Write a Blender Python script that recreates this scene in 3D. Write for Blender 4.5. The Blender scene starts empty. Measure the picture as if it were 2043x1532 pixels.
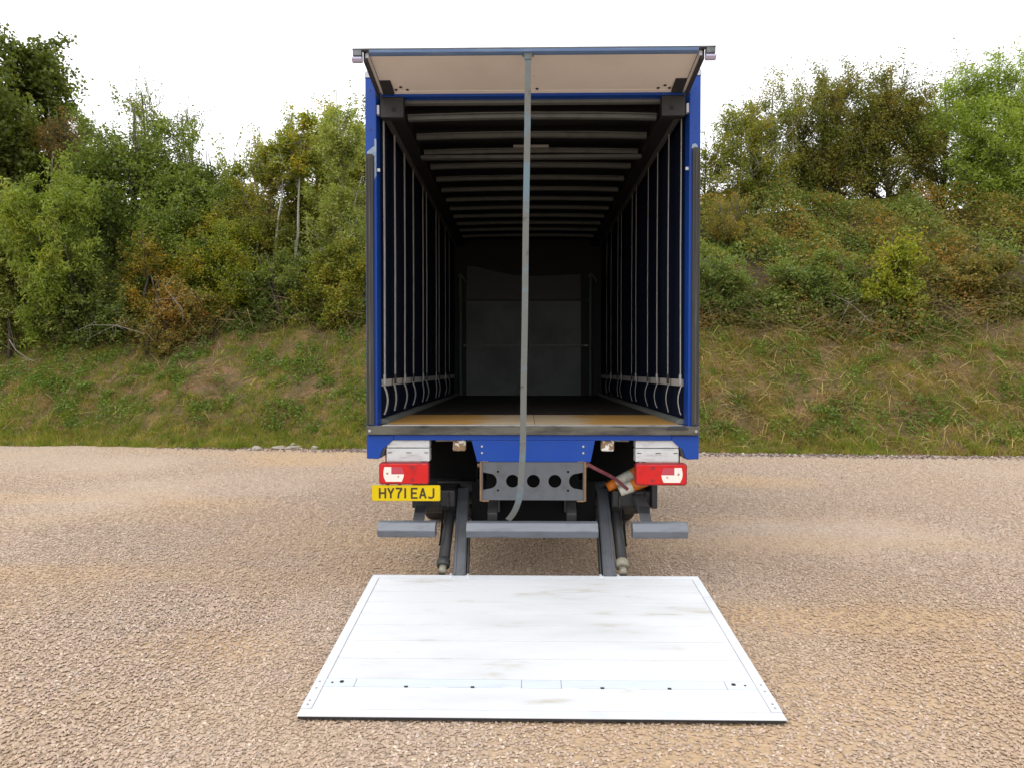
import bpy, bmesh, math, random
import numpy as np
from mathutils import Vector, noise as mnoise

random.seed(7)
RNG = np.random.default_rng(11)
S = bpy.context.scene
COL = S.collection
R = math.radians

# ------------------------------------------------------------------ camera
cam = bpy.data.cameras.new('camera')
cam.sensor_fit = 'HORIZONTAL'
cam.sensor_width = 36.0
cam.lens = 24.0
cam.clip_end = 1000
cam.clip_start = 0.05
cam_o = bpy.data.objects.new('camera', cam)
COL.objects.link(cam_o)
cam_o.location = (-0.063, -5.23, 1.77)
cam_o.rotation_euler = (R(90 - 1.18), 0, R(1.0))
S.camera = cam_o

# ------------------------------------------------------------------ sky, sun, exposure
SUN_EL, SUN_AZ = 56, 215          # degrees; azimuth clockwise from +Y
world = bpy.data.worlds.new('World')
S.world = world
world.use_nodes = True
wn, wl = world.node_tree.nodes, world.node_tree.links
wn.clear()
sky = wn.new('ShaderNodeTexSky')
sky.sky_type = 'NISHITA'
sky.sun_disc = False
sky.sun_elevation = R(SUN_EL)
sky.sun_rotation = R(SUN_AZ)
sky.air_density = 1.0
sky.dust_density = 3.0
hs = wn.new('ShaderNodeHueSaturation')
hs.inputs['Saturation'].default_value = 0.25
mixc = wn.new('ShaderNodeMix')
mixc.data_type = 'RGBA'
mixc.inputs['Factor'].default_value = 0.85       # full cloud cover over the blue
mixc.inputs[7].default_value = (10.6, 10.7, 11.0, 1)
bg = wn.new('ShaderNodeBackground')
bg.inputs['Strength'].default_value = 0.105
wo = wn.new('ShaderNodeOutputWorld')
wl.new(sky.outputs[0], hs.inputs['Color'])
wl.new(hs.outputs[0], mixc.inputs[6])
wl.new(mixc.outputs[2], bg.inputs['Color'])
wl.new(bg.outputs[0], wo.inputs[0])

sun = bpy.data.lights.new('sun', 'SUN')
sun.energy = 0.8
sun.angle = R(60)
sun.color = (1.0, 0.975, 0.94)
sun_o = bpy.data.objects.new('sun', sun)
COL.objects.link(sun_o)
az, el = R(SUN_AZ), R(SUN_EL)
sdir = Vector((math.sin(az) * math.cos(el), math.cos(az) * math.cos(el), math.sin(el)))
sun_o.rotation_euler = sdir.to_track_quat('Z', 'Y').to_euler()
sun_o.location = sdir * 60

S.view_settings.view_transform = 'Standard'
S.view_settings.look = 'None'
S.view_settings.gamma = 1.0
S.view_settings.exposure = 0.74
S.view_settings.use_curve_mapping = False
S.render.engine = 'CYCLES'
S.cycles.use_denoising = True
S.cycles.max_bounces = 8
S.cycles.diffuse_bounces = 4


# ------------------------------------------------------------------ materials
def ramp(nt, stops, interp='LINEAR'):
    n = nt.nodes.new('ShaderNodeValToRGB')
    cr = n.color_ramp
    cr.interpolation = interp
    while len(cr.elements) < len(stops):
        cr.elements.new(0.5)
    for e, (p, c) in zip(cr.elements, stops):
        e.position = p
        e.color = (*c, 1)
    return n


def mixnode(nt, fac, a, b, blend='MIX'):
    m = nt.nodes.new('ShaderNodeMix')
    m.data_type = 'RGBA'
    m.blend_type = blend
    for sock, v in ((m.inputs['Factor'], fac), (m.inputs[6], a), (m.inputs[7], b)):
        if hasattr(v, 'is_linked') or isinstance(v, bpy.types.NodeSocket):
            nt.links.new(v, sock)
        elif isinstance(v, (int, float)):
            sock.default_value = v
        else:
            sock.default_value = (*v, 1)
    return m.outputs[2]


def noise_tex(nt, vec, scale, detail=4.0, rough=0.55, stretch=None):
    t = nt.nodes.new('ShaderNodeTexNoise')
    t.inputs['Scale'].default_value = scale
    t.inputs['Detail'].default_value = detail
    t.inputs['Roughness'].default_value = rough
    if stretch:
        mp = nt.nodes.new('ShaderNodeMapping')
        mp.inputs['Scale'].default_value = stretch
        nt.links.new(vec, mp.inputs['Vector'])
        vec = mp.outputs[0]
    nt.links.new(vec, t.inputs['Vector'])
    return t.outputs[0]


def mat(name, base, rough=0.5, metal=0.0, spec=0.5, dirt=None, dirt_scale=6.0, dirt_range=(0.5, 0.7),
        stretch=None, bump=0.0, bump_scale=60.0, dirt2=None, dirt2_scale=30, dirt2_range=(0.6, 0.68), grooves=None):
    m = bpy.data.materials.new(name)
    m.use_nodes = True
    nt = m.node_tree
    b = nt.nodes['Principled BSDF']
    b.inputs['Base Color'].default_value = (*base, 1)
    b.inputs['Roughness'].default_value = rough
    b.inputs['Metallic'].default_value = metal
    b.inputs['Specular IOR Level'].default_value = spec
    tc = nt.nodes.new('ShaderNodeTexCoord')
    vec = tc.outputs['Object']
    col = None
    if dirt:
        f = noise_tex(nt, vec, dirt_scale, 6, 0.6, stretch)
        r = ramp(nt, [(dirt_range[0], (0, 0, 0)), (dirt_range[1], (1, 1, 1))])
        nt.links.new(f, r.inputs[0])
        col = mixnode(nt, r.outputs[0], base, dirt)
    if dirt2:
        f = noise_tex(nt, vec, dirt2_scale, 5, 0.65, stretch)
        r = ramp(nt, [(dirt2_range[0], (0, 0, 0)), (dirt2_range[1], (1, 1, 1))])
        nt.links.new(f, r.inputs[0])
        col = mixnode(nt, r.outputs[0], col if col is not None else base, dirt2)
    if col is not None:
        nt.links.new(col, b.inputs['Base Color'])
    if bump > 0:
        h = noise_tex(nt, vec, bump_scale, 4, 0.6, stretch)
        bp = nt.nodes.new('ShaderNodeBump')
        bp.inputs['Strength'].default_value = bump
        bp.inputs['Distance'].default_value = 0.01
        nt.links.new(h, bp.inputs['Height'])
        nt.links.new(bp.outputs[0], b.inputs['Normal'])
    if grooves:
        w = nt.nodes.new('ShaderNodeTexWave')
        w.wave_type = 'BANDS'
        w.bands_direction = grooves[0]
        w.inputs['Scale'].default_value = grooves[1]
        w.inputs['Distortion'].default_value = 0
        nt.links.new(vec, w.inputs['Vector'])
        bp = nt.nodes.new('ShaderNodeBump')
        bp.inputs['Strength'].default_value = grooves[2]
        bp.inputs['Distance'].default_value = 0.002
        nt.links.new(w.outputs[1], bp.inputs['Height'])
        nt.links.new(bp.outputs[0], b.inputs['Normal'])
    return m


M = {}
M['blue'] = mat('blue_paint', (0.003, 0.043, 0.27), 0.38, spec=0.3, dirt=(0.008, 0.050, 0.245), dirt_scale=3, dirt_range=(0.45, 0.75), dirt2=(0.07, 0.085, 0.13), dirt2_scale=9, dirt2_range=(0.68, 0.74), bump=0.03, bump_scale=25)
M['blue_curtain'] = mat('blue_curtain_vinyl', (0.010, 0.045, 0.30), 0.45, bump=0.1, bump_scale=4)
M['dark_curtain'] = mat('curtain_lining', (0.005, 0.008, 0.021), 0.7, spec=0.12, bump=0.2, bump_scale=5)
M['primer'] = mat('grey_primer_patch', (0.24, 0.30, 0.36), 0.6, dirt=(0.10, 0.17, 0.33), dirt_scale=12)
M['rubber'] = mat('buffer_rubber', (0.045, 0.044, 0.041), 0.65, spec=0.2, dirt=(0.080, 0.077, 0.068), dirt_scale=3, stretch=(12, 12, 0.6), bump=0.25, bump_scale=20)
M['sill'] = mat('worn_steel_sill', (0.045, 0.042, 0.035), 0.6, spec=0.3, dirt=(0.105, 0.098, 0.078), dirt_scale=3.0, stretch=(1, 3, 4),
                dirt_range=(0.42, 0.62), dirt2=(0.012, 0.012, 0.012), dirt2_scale=5, bump=0.3, bump_scale=40)
M['alu'] = mat('aluminium_trim', (0.42, 0.42, 0.42), 0.4, metal=0.6, dirt=(0.25, 0.25, 0.24), dirt_scale=9)
M['white_cap'] = mat('pale_grey_plastic', (0.42, 0.43, 0.47), 0.45)
M['tan_panel'] = mat('flap_lining', (0.70, 0.65, 0.60), 0.6, dirt=(0.61, 0.56, 0.51), dirt_scale=2.0, dirt_range=(0.45, 0.8),
                     dirt2=(0.36, 0.32, 0.30), dirt2_scale=7, dirt2_range=(0.68, 0.80))
M['black_trim'] = mat('black_edging', (0.02, 0.02, 0.022), 0.55)
M['grey_bar'] = mat('roof_bar_steel', (0.13, 0.14, 0.15), 0.45, metal=0.2, dirt=(0.07, 0.075, 0.08), dirt_scale=8)
M['lilac_bar'] = mat('roof_bar_pale_edge', (0.42, 0.40, 0.55), 0.4, metal=0.2)
M['paleblue'] = mat('weathered_pale_blue', (0.10, 0.17, 0.33), 0.45, dirt=(0.16, 0.24, 0.36), dirt_scale=6, stretch=(0.6, 6, 6))
M['dark_steel'] = mat('dark_chassis_steel', (0.020, 0.021, 0.022), 0.5, dirt=(0.04, 0.036, 0.03), dirt_scale=9, bump=0.15, bump_scale=40)
M['black'] = mat('chassis_black', (0.004, 0.004, 0.004), 0.75, spec=0.15)
M['grey_steel'] = mat('grey_painted_steel', (0.085, 0.092, 0.105), 0.38, dirt=(0.065, 0.068, 0.074), dirt_scale=10, dirt2=(0.16, 0.09, 0.05), dirt2_scale=14, dirt2_range=(0.70, 0.76), bump=0.05, bump_scale=50)
M['arm_steel'] = mat('lift_arm_paint', (0.065, 0.072, 0.085), 0.4, dirt=(0.045, 0.048, 0.05), dirt_scale=8, dirt2=(0.2, 0.08, 0.035), dirt2_scale=9, dirt2_range=(0.71, 0.75))
M['hanger'] = mat('dark_grey_bracket_paint', (0.038, 0.041, 0.046), 0.45, dirt=(0.025, 0.026, 0.027), dirt_scale=9)
M['bar_steel'] = mat('underrun_bar_paint', (0.135, 0.148, 0.172), 0.36, dirt=(0.10, 0.108, 0.122), dirt_scale=6, stretch=(1, 4, 4))
M['rust'] = mat('rusty_flange', (0.16, 0.095, 0.045), 0.7, dirt=(0.26, 0.16, 0.07), dirt_scale=15, bump=0.3, bump_scale=60)
M['rust_white'] = mat('rusted_galvanised', (0.20, 0.12, 0.06), 0.6, dirt=(0.62, 0.60, 0.55), dirt_scale=24, dirt_range=(0.52, 0.58), bump=0.4, bump_scale=60)
M['silver'] = mat('scuffed_silver_rubber', (0.50, 0.51, 0.51), 0.45, dirt=(0.36, 0.36, 0.36), dirt_scale=10, stretch=(1, 3, 5), dirt2=(0.04, 0.04, 0.04), dirt2_scale=26, dirt2_range=(0.70, 0.73))
M['red'] = mat('red_lamp_lens', (0.52, 0.008, 0.010), 0.18, dirt=(0.40, 0.006, 0.010), dirt_scale=14, grooves=('X', 42, 0.35))
M['dark_red'] = mat('dark_red_rim', (0.22, 0.010, 0.020), 0.4)
M['pink'] = mat('smoky_red_lens', (0.42, 0.05, 0.075), 0.2)
M['clear'] = mat('clear_lamp_lens', (0.74, 0.66, 0.60), 0.2, dirt=(0.66, 0.62, 0.60), dirt_scale=20)
M['bulb'] = mat('bulb_shape', (0.30, 0.20, 0.12), 0.4)
M['yellow'] = mat('yellow_plate', (0.58, 0.42, 0.002), 0.5, spec=0.2)
M['plate_edge'] = mat('plate_edge', (0.50, 0.35, 0.01), 0.4)
M['ink'] = mat('plate_ink', (0.035, 0.022, 0.004), 0.5)
M['chrome'] = mat('worn_rod', (0.35, 0.35, 0.33), 0.35, metal=0.7)
M['collar'] = mat('greased_collar', (0.22, 0.20, 0.15), 0.45, dirt=(0.12, 0.11, 0.08), dirt_scale=20)
M['plank'] = mat('aluminium_plank', (0.585, 0.592, 0.607), 0.5, spec=0.3, dirt=(0.50, 0.505, 0.51), dirt_scale=1.8, stretch=(0.5, 2.2, 1), dirt_range=(0.46, 0.72),
                 dirt2=(0.40, 0.36, 0.28), dirt2_scale=3.6, dirt2_range=(0.60, 0.80), grooves=('Y', 18, 0.25))
M['plank_rail'] = mat('aluminium_side_rail', (0.57, 0.59, 0.62), 0.45, metal=0.0, dirt=(0.50, 0.52, 0.55), dirt_scale=5)
M['plank_band'] = mat('aluminium_hinge_band', (0.54, 0.585, 0.63), 0.4, metal=0.0, dirt=(0.48, 0.53, 0.58), dirt_scale=3, stretch=(1, 6, 1), grooves=('Y', 26, 0.3))
M['plank_gap'] = mat('plank_joint', (0.30, 0.30, 0.31), 0.6)
M['ply'] = mat('worn_plywood', (0.34, 0.255, 0.155), 0.55, dirt=(0.38, 0.30, 0.21), dirt_scale=2.5, stretch=(0.7, 2.5, 1), dirt_range=(0.45, 0.75),
               dirt2=(0.27, 0.20, 0.13), dirt2_scale=9, dirt2_range=(0.60, 0.85))
_nt = M['ply'].node_tree                          # varnish survives towards the two sides, worn pale in the middle
_b = _nt.nodes['Principled BSDF']
_src = _b.inputs['Base Color'].links[0].from_socket
_tc = _nt.nodes.new('ShaderNodeTexCoord')
_sx = _nt.nodes.new('ShaderNodeSeparateXYZ')
_nt.links.new(_tc.outputs['Object'], _sx.inputs[0])
_ab = _nt.nodes.new('ShaderNodeMath')
_ab.operation = 'ABSOLUTE'
_nt.links.new(_sx.outputs[0], _ab.inputs[0])
_nz = noise_tex(_nt, _tc.outputs['Object'], 2.2, 5, 0.6, (0.6, 2.5, 1))
_ad = _nt.nodes.new('ShaderNodeMath')
_nt.links.new(_ab.outputs[0], _ad.inputs[0])
_nt.links.new(_nz, _ad.inputs[1])
_r = ramp(_nt, [(0.85, (0, 0, 0)), (1.25, (0.9, 0.9, 0.9))])
_nt.links.new(_ad.outputs[0], _r.inputs[0])
_nt.links.new(mixnode(_nt, _r.outputs[0], _src, (0.33, 0.17, 0.03)), _b.inputs['Base Color'])
M['floor'] = mat('dark_phenolic_floor', (0.024, 0.020, 0.017), 0.65, spec=0.2, dirt=(0.038, 0.032, 0.027), dirt_scale=3, stretch=(3, 0.6, 1))
M['floor_rail'] = mat('floor_edge_rail', (0.16, 0.165, 0.15), 0.5, metal=0.3, dirt=(0.10, 0.10, 0.09), dirt_scale=8)
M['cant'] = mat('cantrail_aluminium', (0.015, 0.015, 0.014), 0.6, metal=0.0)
M['track'] = mat('curtain_track', (0.08, 0.08, 0.077), 0.5, metal=0.0)
M['bow'] = mat('roof_bow_galvanised', (0.112, 0.116, 0.108), 0.55, metal=0.0, dirt=(0.080, 0.082, 0.076), dirt_scale=9)
M['roof_in'] = mat('roof_lining', (0.005, 0.005, 0.005), 0.7)
M['webbing'] = mat('pale_webbing', (0.37, 0.36, 0.34), 0.8, spec=0.2, dirt=(0.28, 0.27, 0.255), dirt_scale=14)
M['band'] = mat('pale_curtain_band', (0.42, 0.40, 0.38), 0.6)
M['pull'] = mat('pull_strap_webbing', (0.135, 0.14, 0.132), 0.85, spec=0.15, dirt=(0.125, 0.175, 0.205), dirt_scale=5, stretch=(1, 1, 1), dirt_range=(0.52, 0.6),
                dirt2=(0.065, 0.057, 0.046), dirt2_scale=9, dirt2_range=(0.6, 0.7), bump=0.3, bump_scale=150)
M['bulk'] = mat('bulkhead_lining', (0.16, 0.172, 0.162), 0.7, spec=0.2, dirt=(0.10, 0.108, 0.10), dirt_scale=1.8, dirt_range=(0.4, 0.7), dirt2=(0.06, 0.06, 0.055), dirt2_scale=4, dirt2_range=(0.68, 0.76))
M['bulk_dark'] = mat('bulkhead_dark', (0.004, 0.004, 0.004), 0.7)
M['tyre'] = mat('tyre_rubber', (0.018, 0.018, 0.017), 0.8, dirt=(0.05, 0.043, 0.035), dirt_scale=8)
M['cone'] = mat('cone_orange', (0.62, 0.17, 0.012), 0.5, dirt=(0.42, 0.10, 0.01), dirt_scale=9)
M['sleeve'] = mat('cone_sleeve', (0.58, 0.58, 0.50), 0.5, dirt=(0.40, 0.38, 0.33), dirt_scale=9)
M['maroon'] = mat('maroon_webbing', (0.13, 0.025, 0.035), 0.8, dirt=(0.20, 0.07, 0.07), dirt_scale=14)
M['green_pole'] = mat('green_pole', (0.05, 0.085, 0.055), 0.5)
M['hole'] = mat('hole_dark', (0.008, 0.008, 0.008), 0.8)
M['lamp_in'] = mat('lamp_diffuser', (0.20, 0.19, 0.175), 0.4)


def leaf_mat(name, stops, transl=0.36, clump=0.5, clump_scale=1.1, gloss=0.35):
    """colours vary leaf by leaf (mesh island) and, more gently, branch by branch"""
    m = bpy.data.materials.new(name)
    m.use_nodes = True
    nt = m.node_tree
    nt.nodes.clear()
    geo = nt.nodes.new('ShaderNodeNewGeometry')
    f = noise_tex(nt, geo.outputs['Position'], clump_scale, 3, 0.5)
    mr = nt.nodes.new('ShaderNodeMapRange')
    mr.inputs['From Min'].default_value = 0.32
    mr.inputs['From Max'].default_value = 0.68
    nt.links.new(f, mr.inputs['Value'])
    mx = nt.nodes.new('ShaderNodeMix')
    mx.data_type = 'FLOAT'
    mx.inputs['Factor'].default_value = clump
    nt.links.new(geo.outputs['Random Per Island'], mx.inputs[2])
    nt.links.new(mr.outputs[0], mx.inputs[3])
    r = ramp(nt, [(p, (c[0] * 1.85, c[1] * 1.82, c[2] * 1.1)) for p, c in stops])
    nt.links.new(mx.outputs[0], r.inputs[0])
    b = nt.nodes.new('ShaderNodeBsdfPrincipled')
    b.inputs['Roughness'].default_value = 0.5
    b.inputs['Specular IOR Level'].default_value = gloss
    nt.links.new(r.outputs[0], b.inputs['Base Color'])
    t = nt.nodes.new('ShaderNodeBsdfTranslucent')
    br = mixnode(nt, 1.0, r.outputs[0], (1.5, 1.5, 0.8), 'MULTIPLY')
    nt.links.new(br, t.inputs['Color'])
    ms = nt.nodes.new('ShaderNodeMixShader')
    ms.inputs[0].default_value = transl
    nt.links.new(b.outputs[0], ms.inputs[1])
    nt.links.new(t.outputs[0], ms.inputs[2])
    o = nt.nodes.new('ShaderNodeOutputMaterial')
    nt.links.new(ms.outputs[0], o.inputs[0])
    return m


G = {}
G['sycamore'] = leaf_mat('sycamore_leaves', [(0, (0.032, 0.046, 0.014)), (0.5, (0.060, 0.078, 0.022)), (0.85, (0.10, 0.118, 0.035)), (1, (0.14, 0.11, 0.035))])
G['green'] = leaf_mat('mid_green_leaves', [(0, (0.040, 0.062, 0.018)), (0.5, (0.076, 0.106, 0.028)), (0.9, (0.125, 0.155, 0.042)), (1, (0.18, 0.17, 0.045))])
G['ash'] = leaf_mat('bright_ash_leaves', [(0, (0.085, 0.118, 0.026)), (0.5, (0.135, 0.185, 0.042)), (1, (0.20, 0.25, 0.07))])
G['chestnut'] = leaf_mat('light_long_leaves', [(0, (0.060, 0.085, 0.018)), (0.5, (0.105, 0.140, 0.028)), (0.85, (0.165, 0.19, 0.045)), (1, (0.20, 0.17, 0.05))])
G['autumn'] = leaf_mat('autumn_leaves', [(0, (0.050, 0.066, 0.015)), (0.4, (0.092, 0.108, 0.022)), (0.7, (0.140, 0.138, 0.026)), (1, (0.22, 0.145, 0.03))])
G['rust_top'] = leaf_mat('brown_green_leaves', [(0, (0.046, 0.060, 0.016)), (0.45, (0.086, 0.096, 0.022)), (0.75, (0.125, 0.108, 0.032)), (1, (0.16, 0.095, 0.045))])
G['birch'] = leaf_mat('yellowing_birch_leaves', [(0, (0.060, 0.085, 0.02)), (0.45, (0.125, 0.15, 0.032)), (0.75, (0.23, 0.19, 0.03)), (1, (0.36, 0.19, 0.02))])
G['pale'] = leaf_mat('pale_willow_leaves', [(0, (0.075, 0.10, 0.032)), (0.5, (0.14, 0.165, 0.055)), (1, (0.23, 0.24, 0.10))])
G['hawthorn'] = leaf_mat('olive_hawthorn_leaves', [(0, (0.050, 0.075, 0.012)), (0.5, (0.105, 0.125, 0.016)), (0.8, (0.16, 0.155, 0.02)), (0.95, (0.22, 0.12, 0.015)), (1, (0.28, 0.03, 0.01))])
G['orange'] = leaf_mat('orange_leaves', [(0, (0.06, 0.07, 0.016)), (0.45, (0.12, 0.11, 0.022)), (0.8, (0.22, 0.125, 0.022)), (1, (0.27, 0.085, 0.022))])
G['bramble'] = leaf_mat('bramble_leaves', [(0, (0.030, 0.046, 0.016)), (0.4, (0.062, 0.088, 0.028)), (0.72, (0.105, 0.125, 0.04)), (0.92, (0.15, 0.135, 0.035)), (1, (0.22, 0.11, 0.03))], clump_scale=0.6)
G['bramble_mid'] = leaf_mat('mid_green_bramble_leaves', [(0, (0.035, 0.052, 0.018)), (0.4, (0.070, 0.100, 0.034)), (0.75, (0.115, 0.140, 0.048)), (1, (0.16, 0.145, 0.045))], clump_scale=0.9)
G['bramble_brown'] = leaf_mat('brown_bramble_leaves', [(0, (0.045, 0.050, 0.018)), (0.35, (0.088, 0.092, 0.030)), (0.6, (0.130, 0.100, 0.040)), (0.85, (0.20, 0.105, 0.035)), (1, (0.24, 0.11, 0.03))], clump_scale=0.6)
G['yellow'] = leaf_mat('yellow_green_leaves', [(0, (0.070, 0.092, 0.014)), (0.5, (0.128, 0.148, 0.020)), (1, (0.24, 0.205, 0.026))])
G['ochre'] = leaf_mat('ochre_leaves', [(0, (0.08, 0.075, 0.02)), (0.5, (0.135, 0.120, 0.03)), (1, (0.22, 0.13, 0.04))])
G['brown'] = leaf_mat('dying_brown_leaves', [(0, (0.07, 0.055, 0.025)), (0.5, (0.125, 0.085, 0.04)), (1, (0.20, 0.11, 0.055))])
G['nettle'] = leaf_mat('weed_leaves', [(0, (0.040, 0.066, 0.017)), (0.5, (0.068, 0.108, 0.027)), (1, (0.11, 0.145, 0.04))])
G['grass'] = leaf_mat('grass_blades', [(0, (0.052, 0.078, 0.018)), (0.35, (0.090, 0.118, 0.026)), (0.6, (0.135, 0.145, 0.042)), (0.8, (0.175, 0.150, 0.065)), (1, (0.25, 0.20, 0.10))], clump=0.62, clump_scale=3.2, gloss=0.15)
G['straw'] = leaf_mat('dry_grass_blades', [(0, (0.065, 0.048, 0.024)), (0.5, (0.115, 0.085, 0.043)), (1, (0.235, 0.185, 0.105))], clump=0.4, gloss=0.1)
G['pale_stem'] = leaf_mat('pale_dry_stems', [(0, (0.10, 0.075, 0.042)), (0.5, (0.17, 0.13, 0.078)), (1, (0.28, 0.23, 0.15))], transl=0.0, gloss=0.1)
G['stick'] = leaf_mat('dead_stick_bark', [(0, (0.030, 0.022, 0.016)), (0.6, (0.065, 0.047, 0.034)), (1, (0.15, 0.115, 0.085))], transl=0.0, gloss=0.1)
M['bark'] = mat('grey_brown_bark', (0.075, 0.062, 0.048), 0.9, dirt=(0.035, 0.030, 0.022), dirt_scale=9, bump=0.6, bump_scale=30)
M['birch_bark'] = mat('pale_birch_bark', (0.34, 0.335, 0.29), 0.8, dirt=(0.20, 0.20, 0.15), dirt_scale=7, dirt2=(0.05, 0.05, 0.04), dirt2_scale=12, dirt2_range=(0.62, 0.66))
M['dead_wood'] = mat('bleached_dead_wood', (0.24, 0.21, 0.17), 0.85, dirt=(0.18, 0.15, 0.11), dirt_scale=8)


def ground_material():
    m = bpy.data.materials.new('gravel_and_sandy_dirt')
    m.use_nodes = True
    nt = m.node_tree
    b = nt.nodes['Principled BSDF']
    geo = nt.nodes.new('ShaderNodeNewGeometry')
    P = geo.outputs['Position']
    v = nt.nodes.new('ShaderNodeTexVoronoi')
    v.inputs['Scale'].default_value = 42
    nt.links.new(P, v.inputs['Vector'])
    sep = nt.nodes.new('ShaderNodeSeparateColor')
    nt.links.new(v.outputs['Color'], sep.inputs[0])
    r = ramp(nt, [(0, (0.29, 0.222, 0.162)), (0.3, (0.40, 0.31, 0.23)), (0.6, (0.44, 0.34, 0.255)), (0.8, (0.42, 0.335, 0.27)), (1, (0.52, 0.425, 0.33))])
    nt.links.new(sep.outputs[0], r.inputs[0])
    at = nt.nodes.new('ShaderNodeAttribute')
    at.attribute_name = 'dirt'
    f = noise_tex(nt, P, 22, 6, 0.7)
    d = ramp(nt, [(0.3, (0.40, 0.275, 0.16)), (0.7, (0.50, 0.355, 0.22))])
    nt.links.new(f, d.inputs[0])
    mm = nt.nodes.new('ShaderNodeMapRange')
    mm.inputs['From Min'].default_value = 0.1
    mm.inputs['From Max'].default_value = 0.75
    nt.links.new(at.outputs['Fac'], mm.inputs['Value'])
    c = mixnode(nt, mm.outputs[0], r.outputs[0], d.outputs[0])
    nt.links.new(c, b.inputs['Base Color'])
    b.inputs['Roughness'].default_value = 0.95
    b.inputs['Specular IOR Level'].default_value = 0.15
    bp = nt.nodes.new('ShaderNodeBump')
    bp.inputs['Strength'].default_value = 0.9
    bp.inputs['Distance'].default_value = 0.012
    bp.invert = True
    nt.links.new(v.outputs['Distance'], bp.inputs['Height'])
    nt.links.new(bp.outputs[0], b.inputs['Normal'])
    return m


def pebble_material(name, stops, tint_amt=0.35):
    m = bpy.data.materials.new(name)
    m.use_nodes = True
    nt = m.node_tree
    b = nt.nodes['Principled BSDF']
    oi = nt.nodes.new('ShaderNodeObjectInfo')
    r = ramp(nt, stops)
    nt.links.new(oi.outputs['Random'], r.inputs[0])
    geo = nt.nodes.new('ShaderNodeNewGeometry')
    f = noise_tex(nt, geo.outputs['Position'], 0.55, 4, 0.6)
    k = ramp(nt, [(0.42, (0, 0, 0)), (0.66, (tint_amt,) * 3)])
    nt.links.new(f, k.inputs[0])
    c = mixnode(nt, k.outputs[0], r.outputs[0], (0.49, 0.34, 0.205))
    f2 = noise_tex(nt, geo.outputs['Position'], 90, 3, 0.6)
    k2 = ramp(nt, [(0.3, (0.68, 0.68, 0.69)), (0.7, (1.04, 1.04, 1.06))])
    nt.links.new(f2, k2.inputs[0])
    c = mixnode(nt, 1.0, c, k2.outputs[0], 'MULTIPLY')
    nt.links.new(c, b.inputs['Base Color'])
    b.inputs['Roughness'].default_value = 0.85
    b.inputs['Specular IOR Level'].default_value = 0.25
    return m


M['ground'] = ground_material()
M['pebble'] = pebble_material('pebble_stone', [(0, (0.24, 0.18, 0.138)), (0.08, (0.38, 0.285, 0.21)), (0.35, (0.50, 0.38, 0.278)), (0.55, (0.53, 0.39, 0.31)),
                                               (0.70, (0.46, 0.375, 0.31)), (0.85, (0.55, 0.405, 0.275)), (1, (0.70, 0.585, 0.47))], 0.55)
M['coarse'] = pebble_material('coarse_stone', [(0, (0.10, 0.07, 0.065)), (0.35, (0.22, 0.165, 0.15)), (0.7, (0.33, 0.26, 0.235)), (0.92, (0.42, 0.37, 0.34)), (1, (0.68, 0.64, 0.58))], 0.1)


def bank_material():
    m = bpy.data.materials.new('bank_earth_and_litter')
    m.use_nodes = True
    nt = m.node_tree
    b = nt.nodes['Principled BSDF']
    geo = nt.nodes.new('ShaderNodeNewGeometry')
    P = geo.outputs['Position']
    f = noise_tex(nt, P, 1.5, 6, 0.65)
    r = ramp(nt, [(0.30, (0.085, 0.070, 0.030)), (0.46, (0.12, 0.088, 0.045)), (0.58, (0.175, 0.108, 0.060)), (0.72, (0.28, 0.15, 0.090))])
    nt.links.new(f, r.inputs[0])
    f2 = noise_tex(nt, P, 11, 5, 0.7)
    k = ramp(nt, [(0.3, (0.55, 0.55, 0.55)), (0.7, (1.25, 1.25, 1.2))])
    nt.links.new(f2, k.inputs[0])
    c = mixnode(nt, 1.0, r.outputs[0], k.outputs[0], 'MULTIPLY')
    at = nt.nodes.new('ShaderNodeAttribute')
    at.attribute_name = 'litter'
    l = ramp(nt, [(0.3, (0.045, 0.033, 0.022)), (0.7, (0.085, 0.062, 0.04))])
    nt.links.new(f2, l.inputs[0])
    c = mixnode(nt, at.outputs['Fac'], c, l.outputs[0])
    nt.links.new(c, b.inputs['Base Color'])
    b.inputs['Roughness'].default_value = 0.95
    b.inputs['Specular IOR Level'].default_value = 0.1
    bp = nt.nodes.new('ShaderNodeBump')
    bp.inputs['Strength'].default_value = 0.8
    bp.inputs['Distance'].default_value = 0.05
    nt.links.new(f2, bp.inputs['Height'])
    nt.links.new(bp.outputs[0], b.inputs['Normal'])
    return m


M['bank'] = bank_material()


# ------------------------------------------------------------------ object helpers
def link(name, me, parent=None):
    o = bpy.data.objects.new(name, me)
    COL.objects.link(o)
    if parent is not None:
        o.parent = parent
    return o


def tag(o, label=None, cat=None, group=None, kind=None):
    if label:
        o['label'] = label
    if cat:
        o['category'] = cat
    if group:
        o['group'] = group
    if kind:
        o['kind'] = kind
    return o


def empty(name, loc, label, cat, group=None):
    o = bpy.data.objects.new(name, None)
    o.empty_display_size = 0.2
    COL.objects.link(o)
    o.location = loc
    return tag(o, label, cat, group)


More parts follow.
